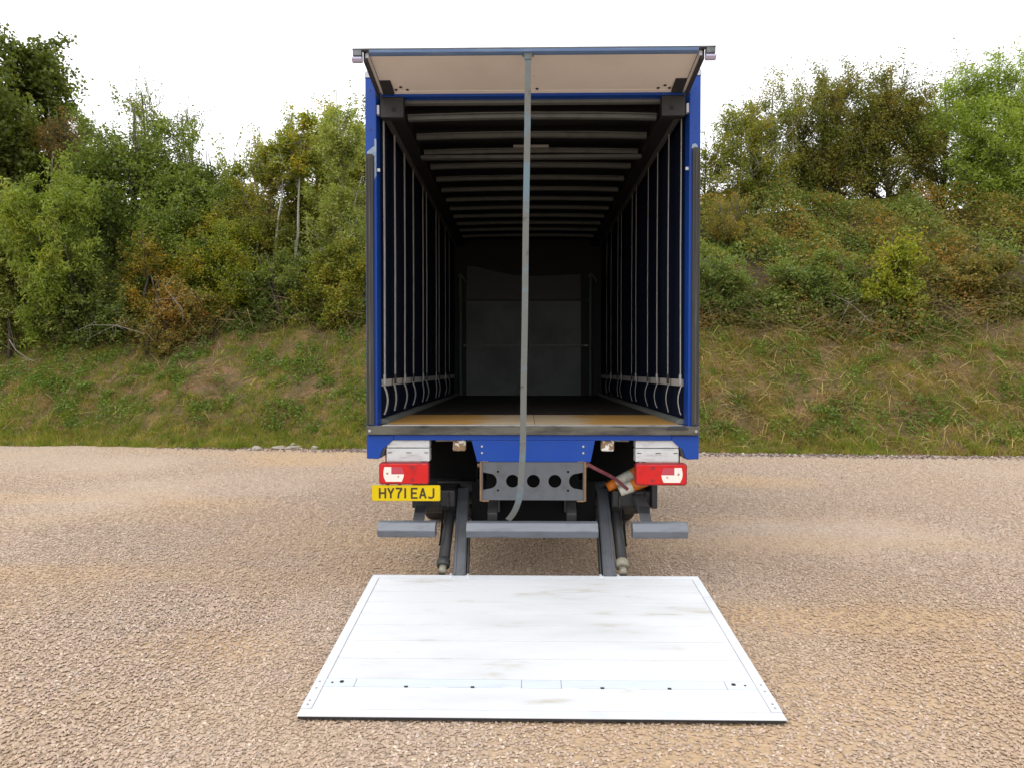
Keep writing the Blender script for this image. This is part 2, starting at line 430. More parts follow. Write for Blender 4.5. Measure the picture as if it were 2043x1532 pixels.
class MB:
    """collects shapes and links them as ONE mesh object"""

    def __init__(self):
        self.v, self.f, self.mi = [], [], []

    def add(self, vs, fs, mi=0):
        n = len(self.v)
        self.v += [tuple(p) for p in vs]
        self.f += [tuple(i + n for i in f) for f in fs]
        self.mi += [mi] * len(fs)
        return self

    def box(self, x0, x1, y0, y1, z0, z1, mi=0):
        vs = [(x0, y0, z0), (x1, y0, z0), (x1, y1, z0), (x0, y1, z0), (x0, y0, z1), (x1, y0, z1), (x1, y1, z1), (x0, y1, z1)]
        return self.add(vs, [(0, 3, 2, 1), (4, 5, 6, 7), (0, 1, 5, 4), (1, 2, 6, 5), (2, 3, 7, 6), (3, 0, 4, 7)], mi)

    def prism_y(self, pts, y0, y1, mi=0):
        """polygon in x, z (any order) pushed along y"""
        a = sum(pts[i][0] * pts[(i + 1) % len(pts)][1] - pts[(i + 1) % len(pts)][0] * pts[i][1] for i in range(len(pts)))
        if a < 0:
            pts = pts[::-1]
        n = len(pts)
        vs = [(x, y0, z) for x, z in pts] + [(x, y1, z) for x, z in pts]
        fs = [tuple(range(n)), tuple(range(2 * n - 1, n - 1, -1))]
        fs += [(i, i + n, (i + 1) % n + n, (i + 1) % n) for i in range(n)]
        return self.add(vs, fs, mi)

    def prism_x(self, pts, x0, x1, mi=0):
        """polygon in y, z pushed along x"""
        a = sum(pts[i][0] * pts[(i + 1) % len(pts)][1] - pts[(i + 1) % len(pts)][0] * pts[i][1] for i in range(len(pts)))
        if a < 0:
            pts = pts[::-1]
        n = len(pts)
        vs = [(x0, y, z) for y, z in pts] + [(x1, y, z) for y, z in pts]
        fs = [tuple(range(n - 1, -1, -1)), tuple(range(n, 2 * n))]
        fs += [(i, (i + 1) % n, (i + 1) % n + n, i + n) for i in range(n)]
        return self.add(vs, fs, mi)

    def tube(self, pts, radii, sides=8, cap=True, mi=0):
        pts = [Vector(p) for p in pts]
        if not hasattr(radii, '__len__'):
            radii = [radii] * len(pts)
        t = (pts[1] - pts[0]).normalized()
        up = Vector((0, 0, 1)) if abs(t.z) < 0.9 else Vector((1, 0, 0))
        s = t.cross(up).normalized()
        rings = []
        for i, p in enumerate(pts):
            a = pts[max(0, i - 1)]
            c = pts[min(len(pts) - 1, i + 1)]
            t = (c - a).normalized()
            s = (s - t * s.dot(t)).normalized()
            u = t.cross(s)
            rings.append([p + (s * math.cos(2 * math.pi * k / sides) + u * math.sin(2 * math.pi * k / sides)) * radii[i] for k in range(sides)])
        vs = [q for ring in rings for q in ring]
        fs = []
        for i in range(len(pts) - 1):
            for k in range(sides):
                a, b = i * sides + k, i * sides + (k + 1) % sides
                fs.append((a, b, b + sides, a + sides))
        if cap:
            fs.append(tuple(range(sides - 1, -1, -1)))
            fs.append(tuple(range((len(pts) - 1) * sides, len(pts) * sides)))
        return self.add(vs, fs, mi)

    def ribbon(self, pts, width, thick, waxis=(1, 0, 0), mi=0):
        """a strap of width (along waxis) and thickness that follows pts"""
        w = Vector(waxis).normalized()
        pts = [Vector(p) for p in pts]
        vs, fs = [], []
        for i, p in enumerate(pts):
            t = (pts[min(len(pts) - 1, i + 1)] - pts[max(0, i - 1)]).normalized()
            ww = (w - t * w.dot(t)).normalized()
            n = t.cross(ww)
            vs += [p + ww * width / 2 + n * thick / 2, p - ww * width / 2 + n * thick / 2, p - ww * width / 2 - n * thick / 2, p + ww * width / 2 - n * thick / 2]
        for i in range(len(pts) - 1):
            for k in range(4):
                a, b = i * 4 + k, i * 4 + (k + 1) % 4
                fs.append((a, b, b + 4, a + 4))
        fs.append((3, 2, 1, 0))
        e = (len(pts) - 1) * 4
        fs.append((e, e + 1, e + 2, e + 3))
        return self.add(vs, fs, mi)

    def build(self, name, m, parent=None, bevel=0.0, smooth=False, seg=2):
        me = bpy.data.meshes.new(name)
        me.from_pydata(self.v, [], self.f)
        for mm in (m if isinstance(m, (list, tuple)) else [m]):
            me.materials.append(mm)
        if any(self.mi):
            me.polygons.foreach_set('material_index', self.mi)
        bm = bmesh.new()
        bm.from_mesh(me)
        bmesh.ops.recalc_face_normals(bm, faces=bm.faces)
        bm.to_mesh(me)
        bm.free()
        if smooth:
            me.polygons.foreach_set('use_smooth', [True] * len(me.polygons))
        me.update()
        o = link(name, me, parent)
        if bevel:
            b = o.modifiers.new('bevel', 'BEVEL')
            b.width = bevel
            b.segments = seg
            b.limit_method = 'ANGLE'
        return o


def box(name, m, parent, x0, x1, y0, y1, z0, z1, bevel=0.0):
    return MB().box(x0, x1, y0, y1, z0, z1).build(name, m, parent, bevel)


def np_mesh(name, verts, nper, m, parent=None, smooth=False):
    """verts (N*nper, 3): N loose faces of nper corners"""
    n = len(verts)
    me = bpy.data.meshes.new(name)
    nf = n // nper
    me.vertices.add(n)
    me.vertices.foreach_set('co', np.ascontiguousarray(verts, dtype=np.float32).ravel())
    me.loops.add(n)
    me.loops.foreach_set('vertex_index', np.arange(n, dtype=np.int32))
    me.polygons.add(nf)
    me.polygons.foreach_set('loop_start', np.arange(0, n, nper, dtype=np.int32))
    me.polygons.foreach_set('loop_total', np.full(nf, nper, dtype=np.int32))
    me.materials.append(m)
    me.update(calc_edges=True)
    return link(name, me, parent)


def vnoise(x, y, scale, seed=0):
    """smooth 2-D value noise, 0..1, for numpy arrays"""
    x = np.asarray(x) * scale + seed * 17.3
    y = np.asarray(y) * scale + seed * 9.1
    xi, yi = np.floor(x).astype(np.int64), np.floor(y).astype(np.int64)
    fx, fy = x - xi, y - yi
    fx, fy = fx * fx * (3 - 2 * fx), fy * fy * (3 - 2 * fy)

    def h(a, b):
        n = (a * 374761393 + b * 668265263 + seed * 69069) & 0xFFFFFFFF
        n = ((n ^ (n >> 13)) * 1274126177) & 0xFFFFFFFF
        return ((n ^ (n >> 16)) & 0xFFFF) / 65535.0
    return (h(xi, yi) * (1 - fx) + h(xi + 1, yi) * fx) * (1 - fy) + (h(xi, yi + 1) * (1 - fx) + h(xi + 1, yi + 1) * fx) * fy


def fbm(x, y, scale, seed=0, octs=4):
    s, a, t = 0, 1.0, 0
    for i in range(octs):
        s = s + a * vnoise(x, y, scale * 2 ** i, seed + i)
        t += a
        a *= 0.5
    return s / t


# ------------------------------------------------------------------ ground and embankment
def toe(x):
    return 9.67 - 0.0755 * x


def bank_z(x, d):
    """height of the embankment, d metres beyond its toe"""
    x, d = np.asarray(x, dtype=float), np.asarray(d, dtype=float)
    dd = d + (fbm(x, d * 0 + 3.0, 0.35, 5) - 0.5) * 1.1 + (fbm(x, d * 0 + 1.0, 1.6, 15) - 0.5) * 0.45
    z = np.where(dd < 1.0, 0.28 * np.sign(dd) * dd ** 2 + 0.12 * dd, 0.40 + 0.75 * (dd - 1.0))
    z = np.where(dd > 10.4, 0.40 + 0.75 * 9.4 + 0.09 * (dd - 10.4), z)
    z = z + np.clip(dd, 0, 2) / 2 * ((fbm(x, d, 0.5, 9) - 0.5) * 0.55 + (fbm(x, d, 2.2, 4) - 0.5) * 0.16)
    return np.where(dd < 0, np.maximum(dd * 0.2, -0.3), z)


def bank_pt(x, y):
    return float(bank_z(x, y - toe(x)))


def grid_mesh(name, X, Y, Z, m, kind, attrs=None):
    nx, ny = X.shape
    me = bpy.data.meshes.new(name)
    vs = np.stack([X.ravel(), Y.ravel(), Z.ravel()], 1)
    idx = np.arange(nx * ny).reshape(nx, ny)
    f = np.stack([idx[:-1, :-1].ravel(), idx[1:, :-1].ravel(), idx[1:, 1:].ravel(), idx[:-1, 1:].ravel()], 1)
    me.vertices.add(len(vs))
    me.vertices.foreach_set('co', vs.astype(np.float32).ravel())
    me.loops.add(f.size)
    me.loops.foreach_set('vertex_index', f.astype(np.int32).ravel())
    me.polygons.add(len(f))
    me.polygons.foreach_set('loop_start', np.arange(0, f.size, 4, dtype=np.int32))
    me.polygons.foreach_set('loop_total', np.full(len(f), 4, dtype=np.int32))
    me.polygons.foreach_set('use_smooth', np.ones(len(f), dtype=bool))
    me.materials.append(m)
    me.update(calc_edges=True)
    for k, a in (attrs or {}).items():
        at = me.attributes.new(k, 'FLOAT', 'POINT')
        at.data.foreach_set('value', a.astype(np.float32).ravel())
    o = link(name, me)
    o['kind'] = kind
    return o


def dirt_mask(X, Y):
    """bare sandy patches worn through the gravel"""
    m = np.clip((fbm(X, Y * 1.8, 0.28, 21) - 0.54) * 4.0, 0, 1) * 0.7
    for (cx, cy, rx, ry, a) in ((2.1, -0.35, 1.6, 0.35, 0.9), (3.6, -1.0, 1.5, 0.33, 0.8), (-2.1, -0.9, 0.9, 0.45, 0.7), (0.0, 1.0, 1.8, 0.5, 0.5),
                                (-3.6, 0.6, 2.0, 0.35, 0.55), (1.9, 2.9, 1.4, 0.35, 0.5), (-7.5, 4.0, 2.5, 0.5, 0.5), (1.7, -2.0, 0.5, 0.2, 0.5), (-5.5, -0.4, 1.5, 0.3, 0.5)):
        q = ((X - cx) / rx) ** 2 + ((Y - cy) / ry) ** 2 + (fbm(X, Y, 1.3, 31) - 0.5) * 1.6
        m = np.maximum(m, a * np.clip(1.35 - q, 0, 1))
    return np.clip(m, 0, 1)


xs = np.concatenate([np.linspace(-160, -16, 30), np.arange(-15.5, 15.6, 0.22), np.linspace(16, 160, 30)])
ys = np.concatenate([np.linspace(-120, -6, 24), np.arange(-5.0, 12.5, 0.2)])
X, Y = np.meshgrid(xs, ys, indexing='ij')
rut = (fbm(X, Y, 0.35, 3) - 0.5) * 0.03 * np.clip(1 - (np.abs(X) + np.abs(Y)) / 60, 0, 1)
rut = np.where((np.abs(X) < 1.9) & (Y < 0.6) & (Y > -2.4), 0, rut)
grid_mesh('gravel_yard', X, Y, rut - 0.004, M['ground'], 'structure', {'dirt': dirt_mask(X, Y)})

xs = np.concatenate([np.linspace(-160, -31, 20), np.arange(-30, 30.1, 0.3), np.linspace(31, 160, 20)])
ds = np.concatenate([np.arange(-1.2, 13, 0.2), np.linspace(14, 150, 30)])
X, Dm = np.meshgrid(xs, ds, indexing='ij')
Z = bank_z(np.clip(X, -40, 40), Dm)


def thicket_edge(x):
    """how far up the bank the scrub begins, per metre of bank"""
    e = 4.15 + (fbm(x, np.asarray(x) * 0 + 8.0, 0.3, 12) - 0.5) * 1.6
    return np.where(np.asarray(x) < -9, e - 0.5, e)


lit = np.clip((Dm - thicket_edge(X)) * 1.3 + 0.4, 0, 1)
grid_mesh('embankment', X, toe(np.clip(X, -40, 40)) + Dm, Z, M['bank'], 'structure', {'litter': lit})


# ------------------------------------------------------------------ gravel stones
def scatter_nodes(name, material, size, seed):
    ng = bpy.data.node_groups.new(name, 'GeometryNodeTree')
    ng.interface.new_socket('Geometry', in_out='INPUT', socket_type='NodeSocketGeometry')
    ng.interface.new_socket('Geometry', in_out='OUTPUT', socket_type='NodeSocketGeometry')
    N, Lk = ng.nodes, ng.links
    gi, go = N.new('NodeGroupInput'), N.new('NodeGroupOutput')
    dist = N.new('GeometryNodeDistributePointsOnFaces')
    dist.inputs['Seed'].default_value = seed
    den = N.new('GeometryNodeInputNamedAttribute')
    den.data_type = 'FLOAT'
    den.inputs['Name'].default_value = 'dens'
    Lk.new(gi.outputs[0], dist.inputs['Mesh'])
    Lk.new(den.outputs['Attribute'], dist.inputs['Density'])
    g2i = N.new('GeometryNodeGeometryToInstance')
    for k in range(5):
        ico = N.new('GeometryNodeMeshIcoSphere')
        ico.inputs['Radius'].default_value = 0.5
        ico.inputs['Subdivisions'].default_value = 2
        pos = N.new('GeometryNodeInputPosition')
        nz = N.new('ShaderNodeTexNoise')
        nz.noise_dimensions = '4D'
        nz.inputs['W'].default_value = k * 3.7 + seed
        nz.inputs['Scale'].default_value = 1.7
        nz.inputs['Detail'].default_value = 2
        Lk.new(pos.outputs[0], nz.inputs['Vector'])
        sub = N.new('ShaderNodeVectorMath')
        sub.operation = 'SUBTRACT'
        sub.inputs[1].default_value = (0.5, 0.5, 0.5)
        Lk.new(nz.outputs['Color'], sub.inputs[0])
        sc = N.new('ShaderNodeVectorMath')
        sc.operation = 'SCALE'
        sc.inputs['Scale'].default_value = 1.15
        Lk.new(sub.outputs[0], sc.inputs[0])
        sp = N.new('GeometryNodeSetPosition')
        Lk.new(ico.outputs[0], sp.inputs['Geometry'])
        Lk.new(sc.outputs[0], sp.inputs['Offset'])
        Lk.new(sp.outputs[0], g2i.inputs[0])
    iop = N.new('GeometryNodeInstanceOnPoints')
    iop.inputs['Pick Instance'].default_value = True
    Lk.new(dist.outputs['Points'], iop.inputs['Points'])
    Lk.new(g2i.outputs[0], iop.inputs['Instance'])
    rot = N.new('FunctionNodeRandomValue')
    rot.data_type = 'FLOAT_VECTOR'
    rot.inputs[0].default_value = (-0.3, -0.3, 0)
    rot.inputs[1].default_value = (0.3, 0.3, 6.283)
    Lk.new(rot.outputs[0], iop.inputs['Rotation'])
    s = N.new('FunctionNodeRandomValue')
    s.data_type = 'FLOAT_VECTOR'
    s.inputs[0].default_value = (size[0], size[0] * 0.75, size[0] * 0.30)
    s.inputs[1].default_value = (size[1], size[1] * 0.8, size[1] * 0.38)
    Lk.new(s.outputs[0], iop.inputs['Scale'])
    sm = N.new('GeometryNodeSetMaterial')
    sm.inputs['Material'].default_value = material
    Lk.new(iop.outputs[0], sm.inputs['Geometry'])
    Lk.new(sm.outputs[0], go.inputs[0])
    return ng


xs = np.arange(-18.0, 18.1, 0.2)
ys = np.arange(-3.2, 11.3, 0.2)
X, Y = np.meshgrid(xs, ys, indexing='ij')
Dc = np.hypot(X, Y + 5.23)
dens = np.interp(Dc, [2.5, 5.0, 7.0, 10.0, 16.0], [5600, 4700, 2500, 1050, 380])
dens *= 1 - 0.78 * dirt_mask(X, Y)
dens = np.where(np.abs(X - 0.023) > 0.95 * (Y + 5.23) + 1.2, 0, dens)
dens = np.where((np.abs(X - 0.023) < 1.0) & (Y > -1.6) & (Y < -0.3), 0, dens)
dens = np.where(Y > toe(X) + 0.1, 0, dens)
g = grid_mesh('gravel', X, Y, X * 0 + 0.0, M['pebble'], 'stuff', {'dens': dens})
md = g.modifiers.new('scatter', 'NODES')
md.node_group = scatter_nodes('pebble_scatter', M['pebble'], (0.010, 0.0255), 3)
tag(g, 'beige and pinkish gravel covering the yard around the tail lift platform', 'gravel')

# a line of darker coarse stone along the foot of the bank
xs = np.arange(-8.5, 11.0, 0.08)
ts = np.arange(-0.75, 0.15, 0.08)
X, T = np.meshgrid(xs, ts, indexing='ij')
dens = np.interp(X, [-8.5, -4.6, -3.4, 6, 11], [60, 170, 420, 330, 120]) * np.clip(1 - np.abs(T + 0.28) / 0.4, 0, 1) * (0.4 + fbm(X, T, 1.0, 8))
g = grid_mesh('edge_rubble', X, toe(X) + T, X * 0 + 0.012, M['coarse'], 'stuff', {'dens': dens})
md = g.modifiers.new('scatter', 'NODES')
md.node_group = scatter_nodes('rubble_scatter', M['coarse'], (0.025, 0.075), 9)
tag(g, 'dark coarse rubble lying along the foot of the grass bank', 'rubble')

# pale lumps of stone at the edge of the grass on the left
grp = 'pale stones at the foot of the bank'
stone_labels = ['flat pale stone at the bank foot, largest of the pale pieces', 'long thin pale stone lying beside the largest pale one', 'small round pale stone just above the flat pale pieces',
                'greyish pale stone nearest the gravel, left end of the pieces', 'small cream stone at the right end of the pale pieces']
for k, (x, dy, sx, sy, sz) in enumerate(((-5.55, -0.12, 0.17, 0.10, 0.05), (-5.25, -0.02, 0.22, 0.07, 0.045), (-5.35, 0.22, 0.08, 0.07, 0.06), (-6.0, -0.3, 0.16, 0.1, 0.06), (-4.75, -0.05, 0.10, 0.08, 0.05))):
    bm = bmesh.new()
    bmesh.ops.create_icosphere(bm, subdivisions=2, radius=1)
    for v in bm.verts:
        f = 1 + 0.35 * mnoise.noise(v.co * 1.6 + Vector((k * 5, 0, 0)))
        v.co = Vector((v.co.x * sx * f, v.co.y * sy * f, v.co.z * sz * f))
    me = bpy.data.meshes.new('stone')
    bm.to_mesh(me)
    bm.free()
    me.materials.append(M.setdefault('pale_stone', mat('pale_limestone', (0.30, 0.26, 0.215), 0.9, dirt=(0.20, 0.165, 0.13), dirt_scale=9, bump=0.5, bump_scale=30)))
    o = link('stone', me)
    yy = toe(x) + dy
    o.location = (x, yy, max(0.0, bank_pt(x, yy)) + sz * 0.5)
    o.rotation_euler = (0, 0, k * 0.7)
    tag(o, stone_labels[k], 'stone', grp)


# ------------------------------------------------------------------ plants
def leaf_quads(C, L, W, droop=0.25, dirs=None, fold=0.18, rng=RNG):
    """leaf-shaped faces centred on C; returns the corners of N four-cornered faces"""
    n = len(C)
    d = rng.normal(size=(n, 3))
    d[:, 2] = d[:, 2] * 0.6 - droop
    if dirs is not None:
        d = d * 0.7 + dirs
    d /= np.linalg.norm(d, axis=1, keepdims=True) + 1e-9
    u = rng.normal(size=(n, 3))
    u[:, 2] += 0.9
    s = np.cross(d, u)
    s /= np.linalg.norm(s, axis=1, keepdims=True) + 1e-9
    nn = np.cross(s, d)
    L = (np.ones(n) * L * rng.uniform(0.6, 1.25, n))[:, None]
    W = (np.ones(n) * W * rng.uniform(0.65, 1.2, n))[:, None]
    a = C - d * L * 0.5
    b = C + s * W * 0.5 + nn * W * fold - d * L * 0.05
    c = C + d * L * 0.5 - nn * L * 0.08
    e = C - s * W * 0.5 + nn * W * fold - d * L * 0.05
    return np.stack([a, b, c, e], 1).reshape(-1, 3)


def crown_and_limbs(base, top, centre, radii, trunk_r, n_limbs, n_twigs, n_leaves, seed, start=0.3, spread=0.22, lean=(0, 0), multi=1):
    """limbs that grow to a ragged ellipsoid shell and leaf clumps about their twigs"""
    rng = np.random.default_rng(seed)
    base, centre, radii = np.array(base, float), np.array(centre, float), np.array(radii, float)
    trunk, limbs = MB(), MB()
    tips, tw = [], []
    for s in range(multi):
        off = np.array([rng.normal() * 0.18, rng.normal() * 0.18, 0]) if multi > 1 else np.zeros(3)
        topp = np.array([centre[0] + lean[0] + (rng.normal() * radii[0] * 0.35 if multi > 1 else 0), centre[1] + lean[1] + (rng.normal() * radii[1] * 0.35 if multi > 1 else 0), top])
        K = 7
        path = []
        for i in range(K):
            t = i / (K - 1)
            p = (base + off) * (1 - t) + topp * t
            p[:2] += np.sin(t * 3.1) * rng.normal(size=2) * 0.05 * (top - base[2]) * 0.35
            path.append(p)
        rad = [trunk_r * (1 - 0.92 * i / (K - 1)) + 0.006 for i in range(K)]
        path[0] = path[0] - np.array([0, 0, 0.25])
        trunk.tube(path, rad, 7)
        nl = max(1, n_limbs // multi)
        for b in range(nl):
            # a clump centre inside the ragged, full-shouldered outline
            v = rng.normal(size=3)
            v /= np.linalg.norm(v)
            zz = v[2]
            full = (1 - abs(zz) ** 2.8) ** 0.5 / max(0.12, math.sqrt(1 - zz * zz))
            lump = 0.80 + 0.42 * (mnoise.noise(Vector(v) * 1.9 + Vector((seed * 3.1, 0, 0))) + 0.35)
            rr = rng.uniform(0.25, 1.0) ** 0.45 * lump
            p1 = centre + v * radii * rr * np.array([min(1.35, full), min(1.35, full), 1.0])
            t = np.clip((p1[2] - base[2] - rng.uniform(0.2, 0.6) * radii[2]) / (top - base[2]), 0.08, 0.93)
            f = t * (K - 1)
            i = min(K - 2, int(f))
            p0 = path[i] * (1 - f + i) + path[i + 1] * (f - i)
            mid = (p0 + p1) / 2 + np.array([0, 0, -0.08]) * np.linalg.norm(p1 - p0)
            r0 = max(0.007, trunk_r * (1 - t) * 0.4 + 0.006)
            limbs.tube([p0, mid, p1], [r0, r0 * 0.6, 0.004], 4, cap=False)
            wl_ = rng.uniform(0.35, 1.5)
            for k in range(n_twigs):
                u = rng.uniform(0.55, 1.0)
                q = (1 - u) ** 2 * p0 + 2 * u * (1 - u) * mid + u * u * p1
                dq = np.clip(rng.normal(size=3), -1.6, 1.6) * spread * radii * 0.95
                dq[2] += 0.05
                e = q + dq
                limbs.tube([q, (q + e) / 2 + rng.normal(size=3) * 0.03, e], [r0 * 0.35 + 0.003, 0.004, 0.002], 3, cap=False)
                tips.append((q, e, wl_ * rng.uniform(0.5, 1.5)))
    wts = np.array([t[2] for t in tips])
    pick = rng.choice(len(tips), n_leaves, p=wts / wts.sum())
    Q = np.array([t[0] for t in tips])[pick]
    E = np.array([t[1] for t in tips])[pick]
    u = rng.uniform(0.15, 1.12, n_leaves)[:, None]
    C = Q * (1 - u) + E * u + np.clip(rng.normal(size=(n_leaves, 3)), -1.7, 1.7) * (0.035 * np.mean(radii) + 0.035)
    return trunk, limbs, C, rng


def tree(name, label, cat, x, y, top, crown_bottom, rx, ry=None, leaves=9000, leaf=0.09, wide=0.6, lm='green', bark='bark', trunk_r=0.10, limbs=26, twigs=9,
         seed=1, start=0.3, droop=0.25, group=None, multi=1, spread=0.22, sprays=0, lean=(0, 0)):
    ry = ry or rx
    leaves = int(leaves * 2.05)
    leaf = leaf * 1.08
    z0 = bank_pt(x, y)
    if cat == 'bush':                            # bushes are leafy down to the ground
        crown_bottom = z0 - 0.35
        leaves = int(leaves * 1.2)
    root = empty(name, (x, y, z0), label, cat, group)
    cz, rz = (top + crown_bottom) / 2 - z0, (top - crown_bottom) / 2
    tk, lb, C, rng = crown_and_limbs((0, 0, 0), top - z0 - 0.1, (0, 0, cz), (rx, ry, rz), trunk_r, limbs, twigs, leaves, seed, start, spread, lean, multi)
    if sprays:                                   # bare shoots that stand out of the crown
        for k in range(sprays):
            a = rng.uniform(0, 6.28)
            p = np.array([math.cos(a) * rx * rng.uniform(0, 0.7), math.sin(a) * ry * rng.uniform(0, 0.7), cz + rz * rng.uniform(0.3, 0.75)])
            e = p + np.array([rng.normal() * 0.25, rng.normal() * 0.25, rng.uniform(0.5, 1.25)])
            lb.tube([p, (p + e) / 2 + rng.normal(size=3) * 0.05, e], [0.012, 0.008, 0.003], 3, cap=False)
            k = rng.integers(6, 16)
            uu = rng.uniform(0.1, 1.0, k)[:, None]
            C = np.concatenate([C, p * (1 - uu) + e * uu + rng.normal(size=(k, 3)) * 0.025])
    tk.build('trunk' if multi == 1 else 'stems', M[bark], root, smooth=True)
    lb.build('branches', M[bark], root)
    np_mesh('foliage', leaf_quads(C, leaf, leaf * wide, droop, rng=rng), 4, G[lm], root)
    return root


# --- trees and tall shrubs on the left of the bank
tree('sycamore_tree', 'tall dark green sycamore at the far left edge above the shrubs', 'tree', -18.4, 18.8, 13.9, 7.4, 3.1, leaves=34000, leaf=0.13, wide=0.95, lm='sycamore', trunk_r=0.2, limbs=64, twigs=10, seed=3, droop=0.35, spread=0.2)
tree('sycamore_tree', 'dark sycamore half out of frame behind the light green ash leaves', 'tree', -20.6, 17.0, 10.6, 4.6, 2.2, leaves=14000, leaf=0.125, wide=0.95, lm='sycamore', trunk_r=0.16, limbs=30, twigs=9, seed=4, droop=0.35)
tree('oak_tree', 'broad rounded mid green tree, the bulkiest crown on the left bank', 'tree', -13.0, 17.4, 10.6, 4.6, 3.0, 2.2, leaves=26000, leaf=0.115, lm='green', trunk_r=0.16, limbs=70, twigs=11, seed=5, start=0.12, spread=0.18, sprays=10)
tree('oak_tree', 'lower mid green tree filling the gap right of the bulky round crown', 'tree', -11.2, 17.0, 8.9, 4.8, 1.5, 1.4, leaves=10000, leaf=0.11, lm='green', trunk_r=0.09, limbs=34, twigs=9, seed=6, start=0.12, sprays=8)
tree('thin_shoots', 'thin half-bare shoots rising highest behind the bulky round green crown', 'tree', -13.4, 19.0, 11.6, 9.0, 0.85, leaves=1500, leaf=0.07, lm='autumn', bark='bark', trunk_r=0.05, limbs=26, twigs=6, seed=7, start=0.5, multi=4, spread=0.3, sprays=22)
tree('thin_shoots', 'half-bare twiggy shrub top right of the highest thin shoots', 'tree', -12.1, 19.2, 11.0, 8.6, 0.7, leaves=1000, leaf=0.07, lm='rust_top', trunk_r=0.04, limbs=22, twigs=6, seed=8, start=0.5, multi=4, spread=0.3, sprays=18)
tree('dying_shrub', 'reddish brown dying shrub between the dark sycamore and bulky round tree', 'shrub', -15.6, 17.9, 10.7, 8.4, 0.85, leaves=3600, leaf=0.07, wide=0.35, lm='brown', trunk_r=0.05, limbs=30, twigs=8, seed=9, start=0.4, multi=4, spread=0.3)
tree('ash_sapling', 'light green sapling with long hanging leaves near the left edge', 'tree', -13.4, 14.0, 8.0, 3.2, 1.25, leaves=9000, leaf=0.155, wide=0.25, lm='chestnut', trunk_r=0.06, limbs=40, twigs=8, seed=10, start=0.2, droop=0.8, spread=0.2)
tree('ash_sapling', 'smaller light green sapling with long leaves at the left frame edge', 'tree', -14.9, 14.2, 7.0, 3.4, 1.0, leaves=5000, leaf=0.14, wide=0.3, lm='pale', trunk_r=0.05, limbs=30, twigs=8, seed=11, start=0.2, droop=0.5)
tree('sparse_shrub', 'sparse open shrub with sky showing through in the skyline dip', 'shrub', -10.3, 18.0, 9.3, 6.0, 1.1, leaves=2400, leaf=0.10, lm='pale', trunk_r=0.05, limbs=26, twigs=6, seed=12, start=0.2, multi=3, spread=0.25, sprays=8)
BG = 'pale stemmed birches on the left bank'
tree('birch_tree', 'yellowing birch, leftmost of the pale stemmed trees', 'tree', -9.35, 18.3, 10.0, 6.2, 1.15, leaves=4200, leaf=0.095, lm='birch', bark='birch_bark', trunk_r=0.06, limbs=32, twigs=8, seed=13, start=0.3, group=BG, sprays=8)
tree('birch_tree', 'birch with the whitest straight stem in the middle of its row', 'tree', -7.1, 16.0, 9.6, 7.6, 1.05, leaves=3800, leaf=0.095, lm='birch', bark='birch_bark', trunk_r=0.055, limbs=30, twigs=8, seed=14, start=0.6, group=BG, sprays=8)
tree('birch_tree', 'tallest golden topped birch beside the truck', 'tree', -6.75, 19.2, 11.9, 6.0, 1.5, leaves=8600, leaf=0.10, lm='birch', bark='birch_bark', trunk_r=0.08, limbs=46, twigs=9, seed=15, start=0.3, group=BG, sprays=8)
tree('birch_tree', 'green leaved birch standing hard against the left truck post', 'tree', -5.45, 18.4, 11.2, 6.2, 1.35, leaves=8600, leaf=0.10, lm='autumn', bark='birch_bark', trunk_r=0.07, limbs=40, twigs=9, seed=16, start=0.3, group=BG)
tree('birch_tree', 'slim leaning birch with a forked stem left of the whitest stem', 'tree', -7.75, 15.9, 9.0, 7.2, 0.8, leaves=2200, leaf=0.09, lm='autumn', bark='birch_bark', trunk_r=0.05, limbs=24, twigs=7, seed=17, start=0.35, group=BG, lean=(0.35, 0))
tree('birch_tree', 'thin pale birch stem standing nearest the left truck post', 'tree', -5.55, 15.2, 9.8, 7.5, 0.95, leaves=3000, leaf=0.09, lm='pale', bark='birch_bark', trunk_r=0.05, limbs=26, twigs=7, seed=29, start=0.6, group=BG)
tree('hazel_bush', 'tall olive hazel closing the gap behind the whitest birch stem', 'tree', -7.6, 18.6, 9.6, 5.7, 1.5, leaves=7500, leaf=0.10, lm='autumn', trunk_r=0.05, limbs=40, twigs=9, seed=30, start=0.1, multi=4)
tree('willow_shrub', 'pale grey green willow shrub low beside the truck on the left', 'shrub', -5.75, 15.6, 7.9, 4.6, 1.25, leaves=6200, leaf=0.10, wide=0.42, lm='pale', bark='birch_bark', trunk_r=0.045, limbs=34, twigs=8, seed=18, start=0.2, multi=3, spread=0.22)
tree('willow_shrub', 'greyish willow shrub under the birches with bare reddish twigs', 'shrub', -8.2, 16.6, 7.6, 4.9, 1.4, leaves=5200, leaf=0.09, lm='rust_top', trunk_r=0.045, limbs=40, twigs=8, seed=19, start=0.2, multi=4, spread=0.24)
tree('hawthorn_bush', 'wide domed olive green bush dotted with red hips', 'bush', -8.9, 15.45, 6.25, 3.6, 2.0, 1.3, leaves=17000, leaf=0.065, lm='hawthorn', trunk_r=0.05, limbs=60, twigs=10, seed=20, start=0.1, multi=5, spread=0.2)
tree('spindle_bush', 'bush turning orange left of the wide domed olive one', 'bush', -11.3, 15.15, 5.9, 3.5, 1.05, leaves=6500, leaf=0.075, lm='orange', trunk_r=0.04, limbs=36, twigs=9, seed=21, start=0.1, multi=4)
tree('thorn_bush', 'dark green scrub bush under the light green sapling', 'bush', -12.9, 14.35, 5.3, 2.6, 1.6, 1.0, leaves=11000, leaf=0.085, lm='bramble', trunk_r=0.045, limbs=44, twigs=9, seed=22, start=0.1, multi=5)
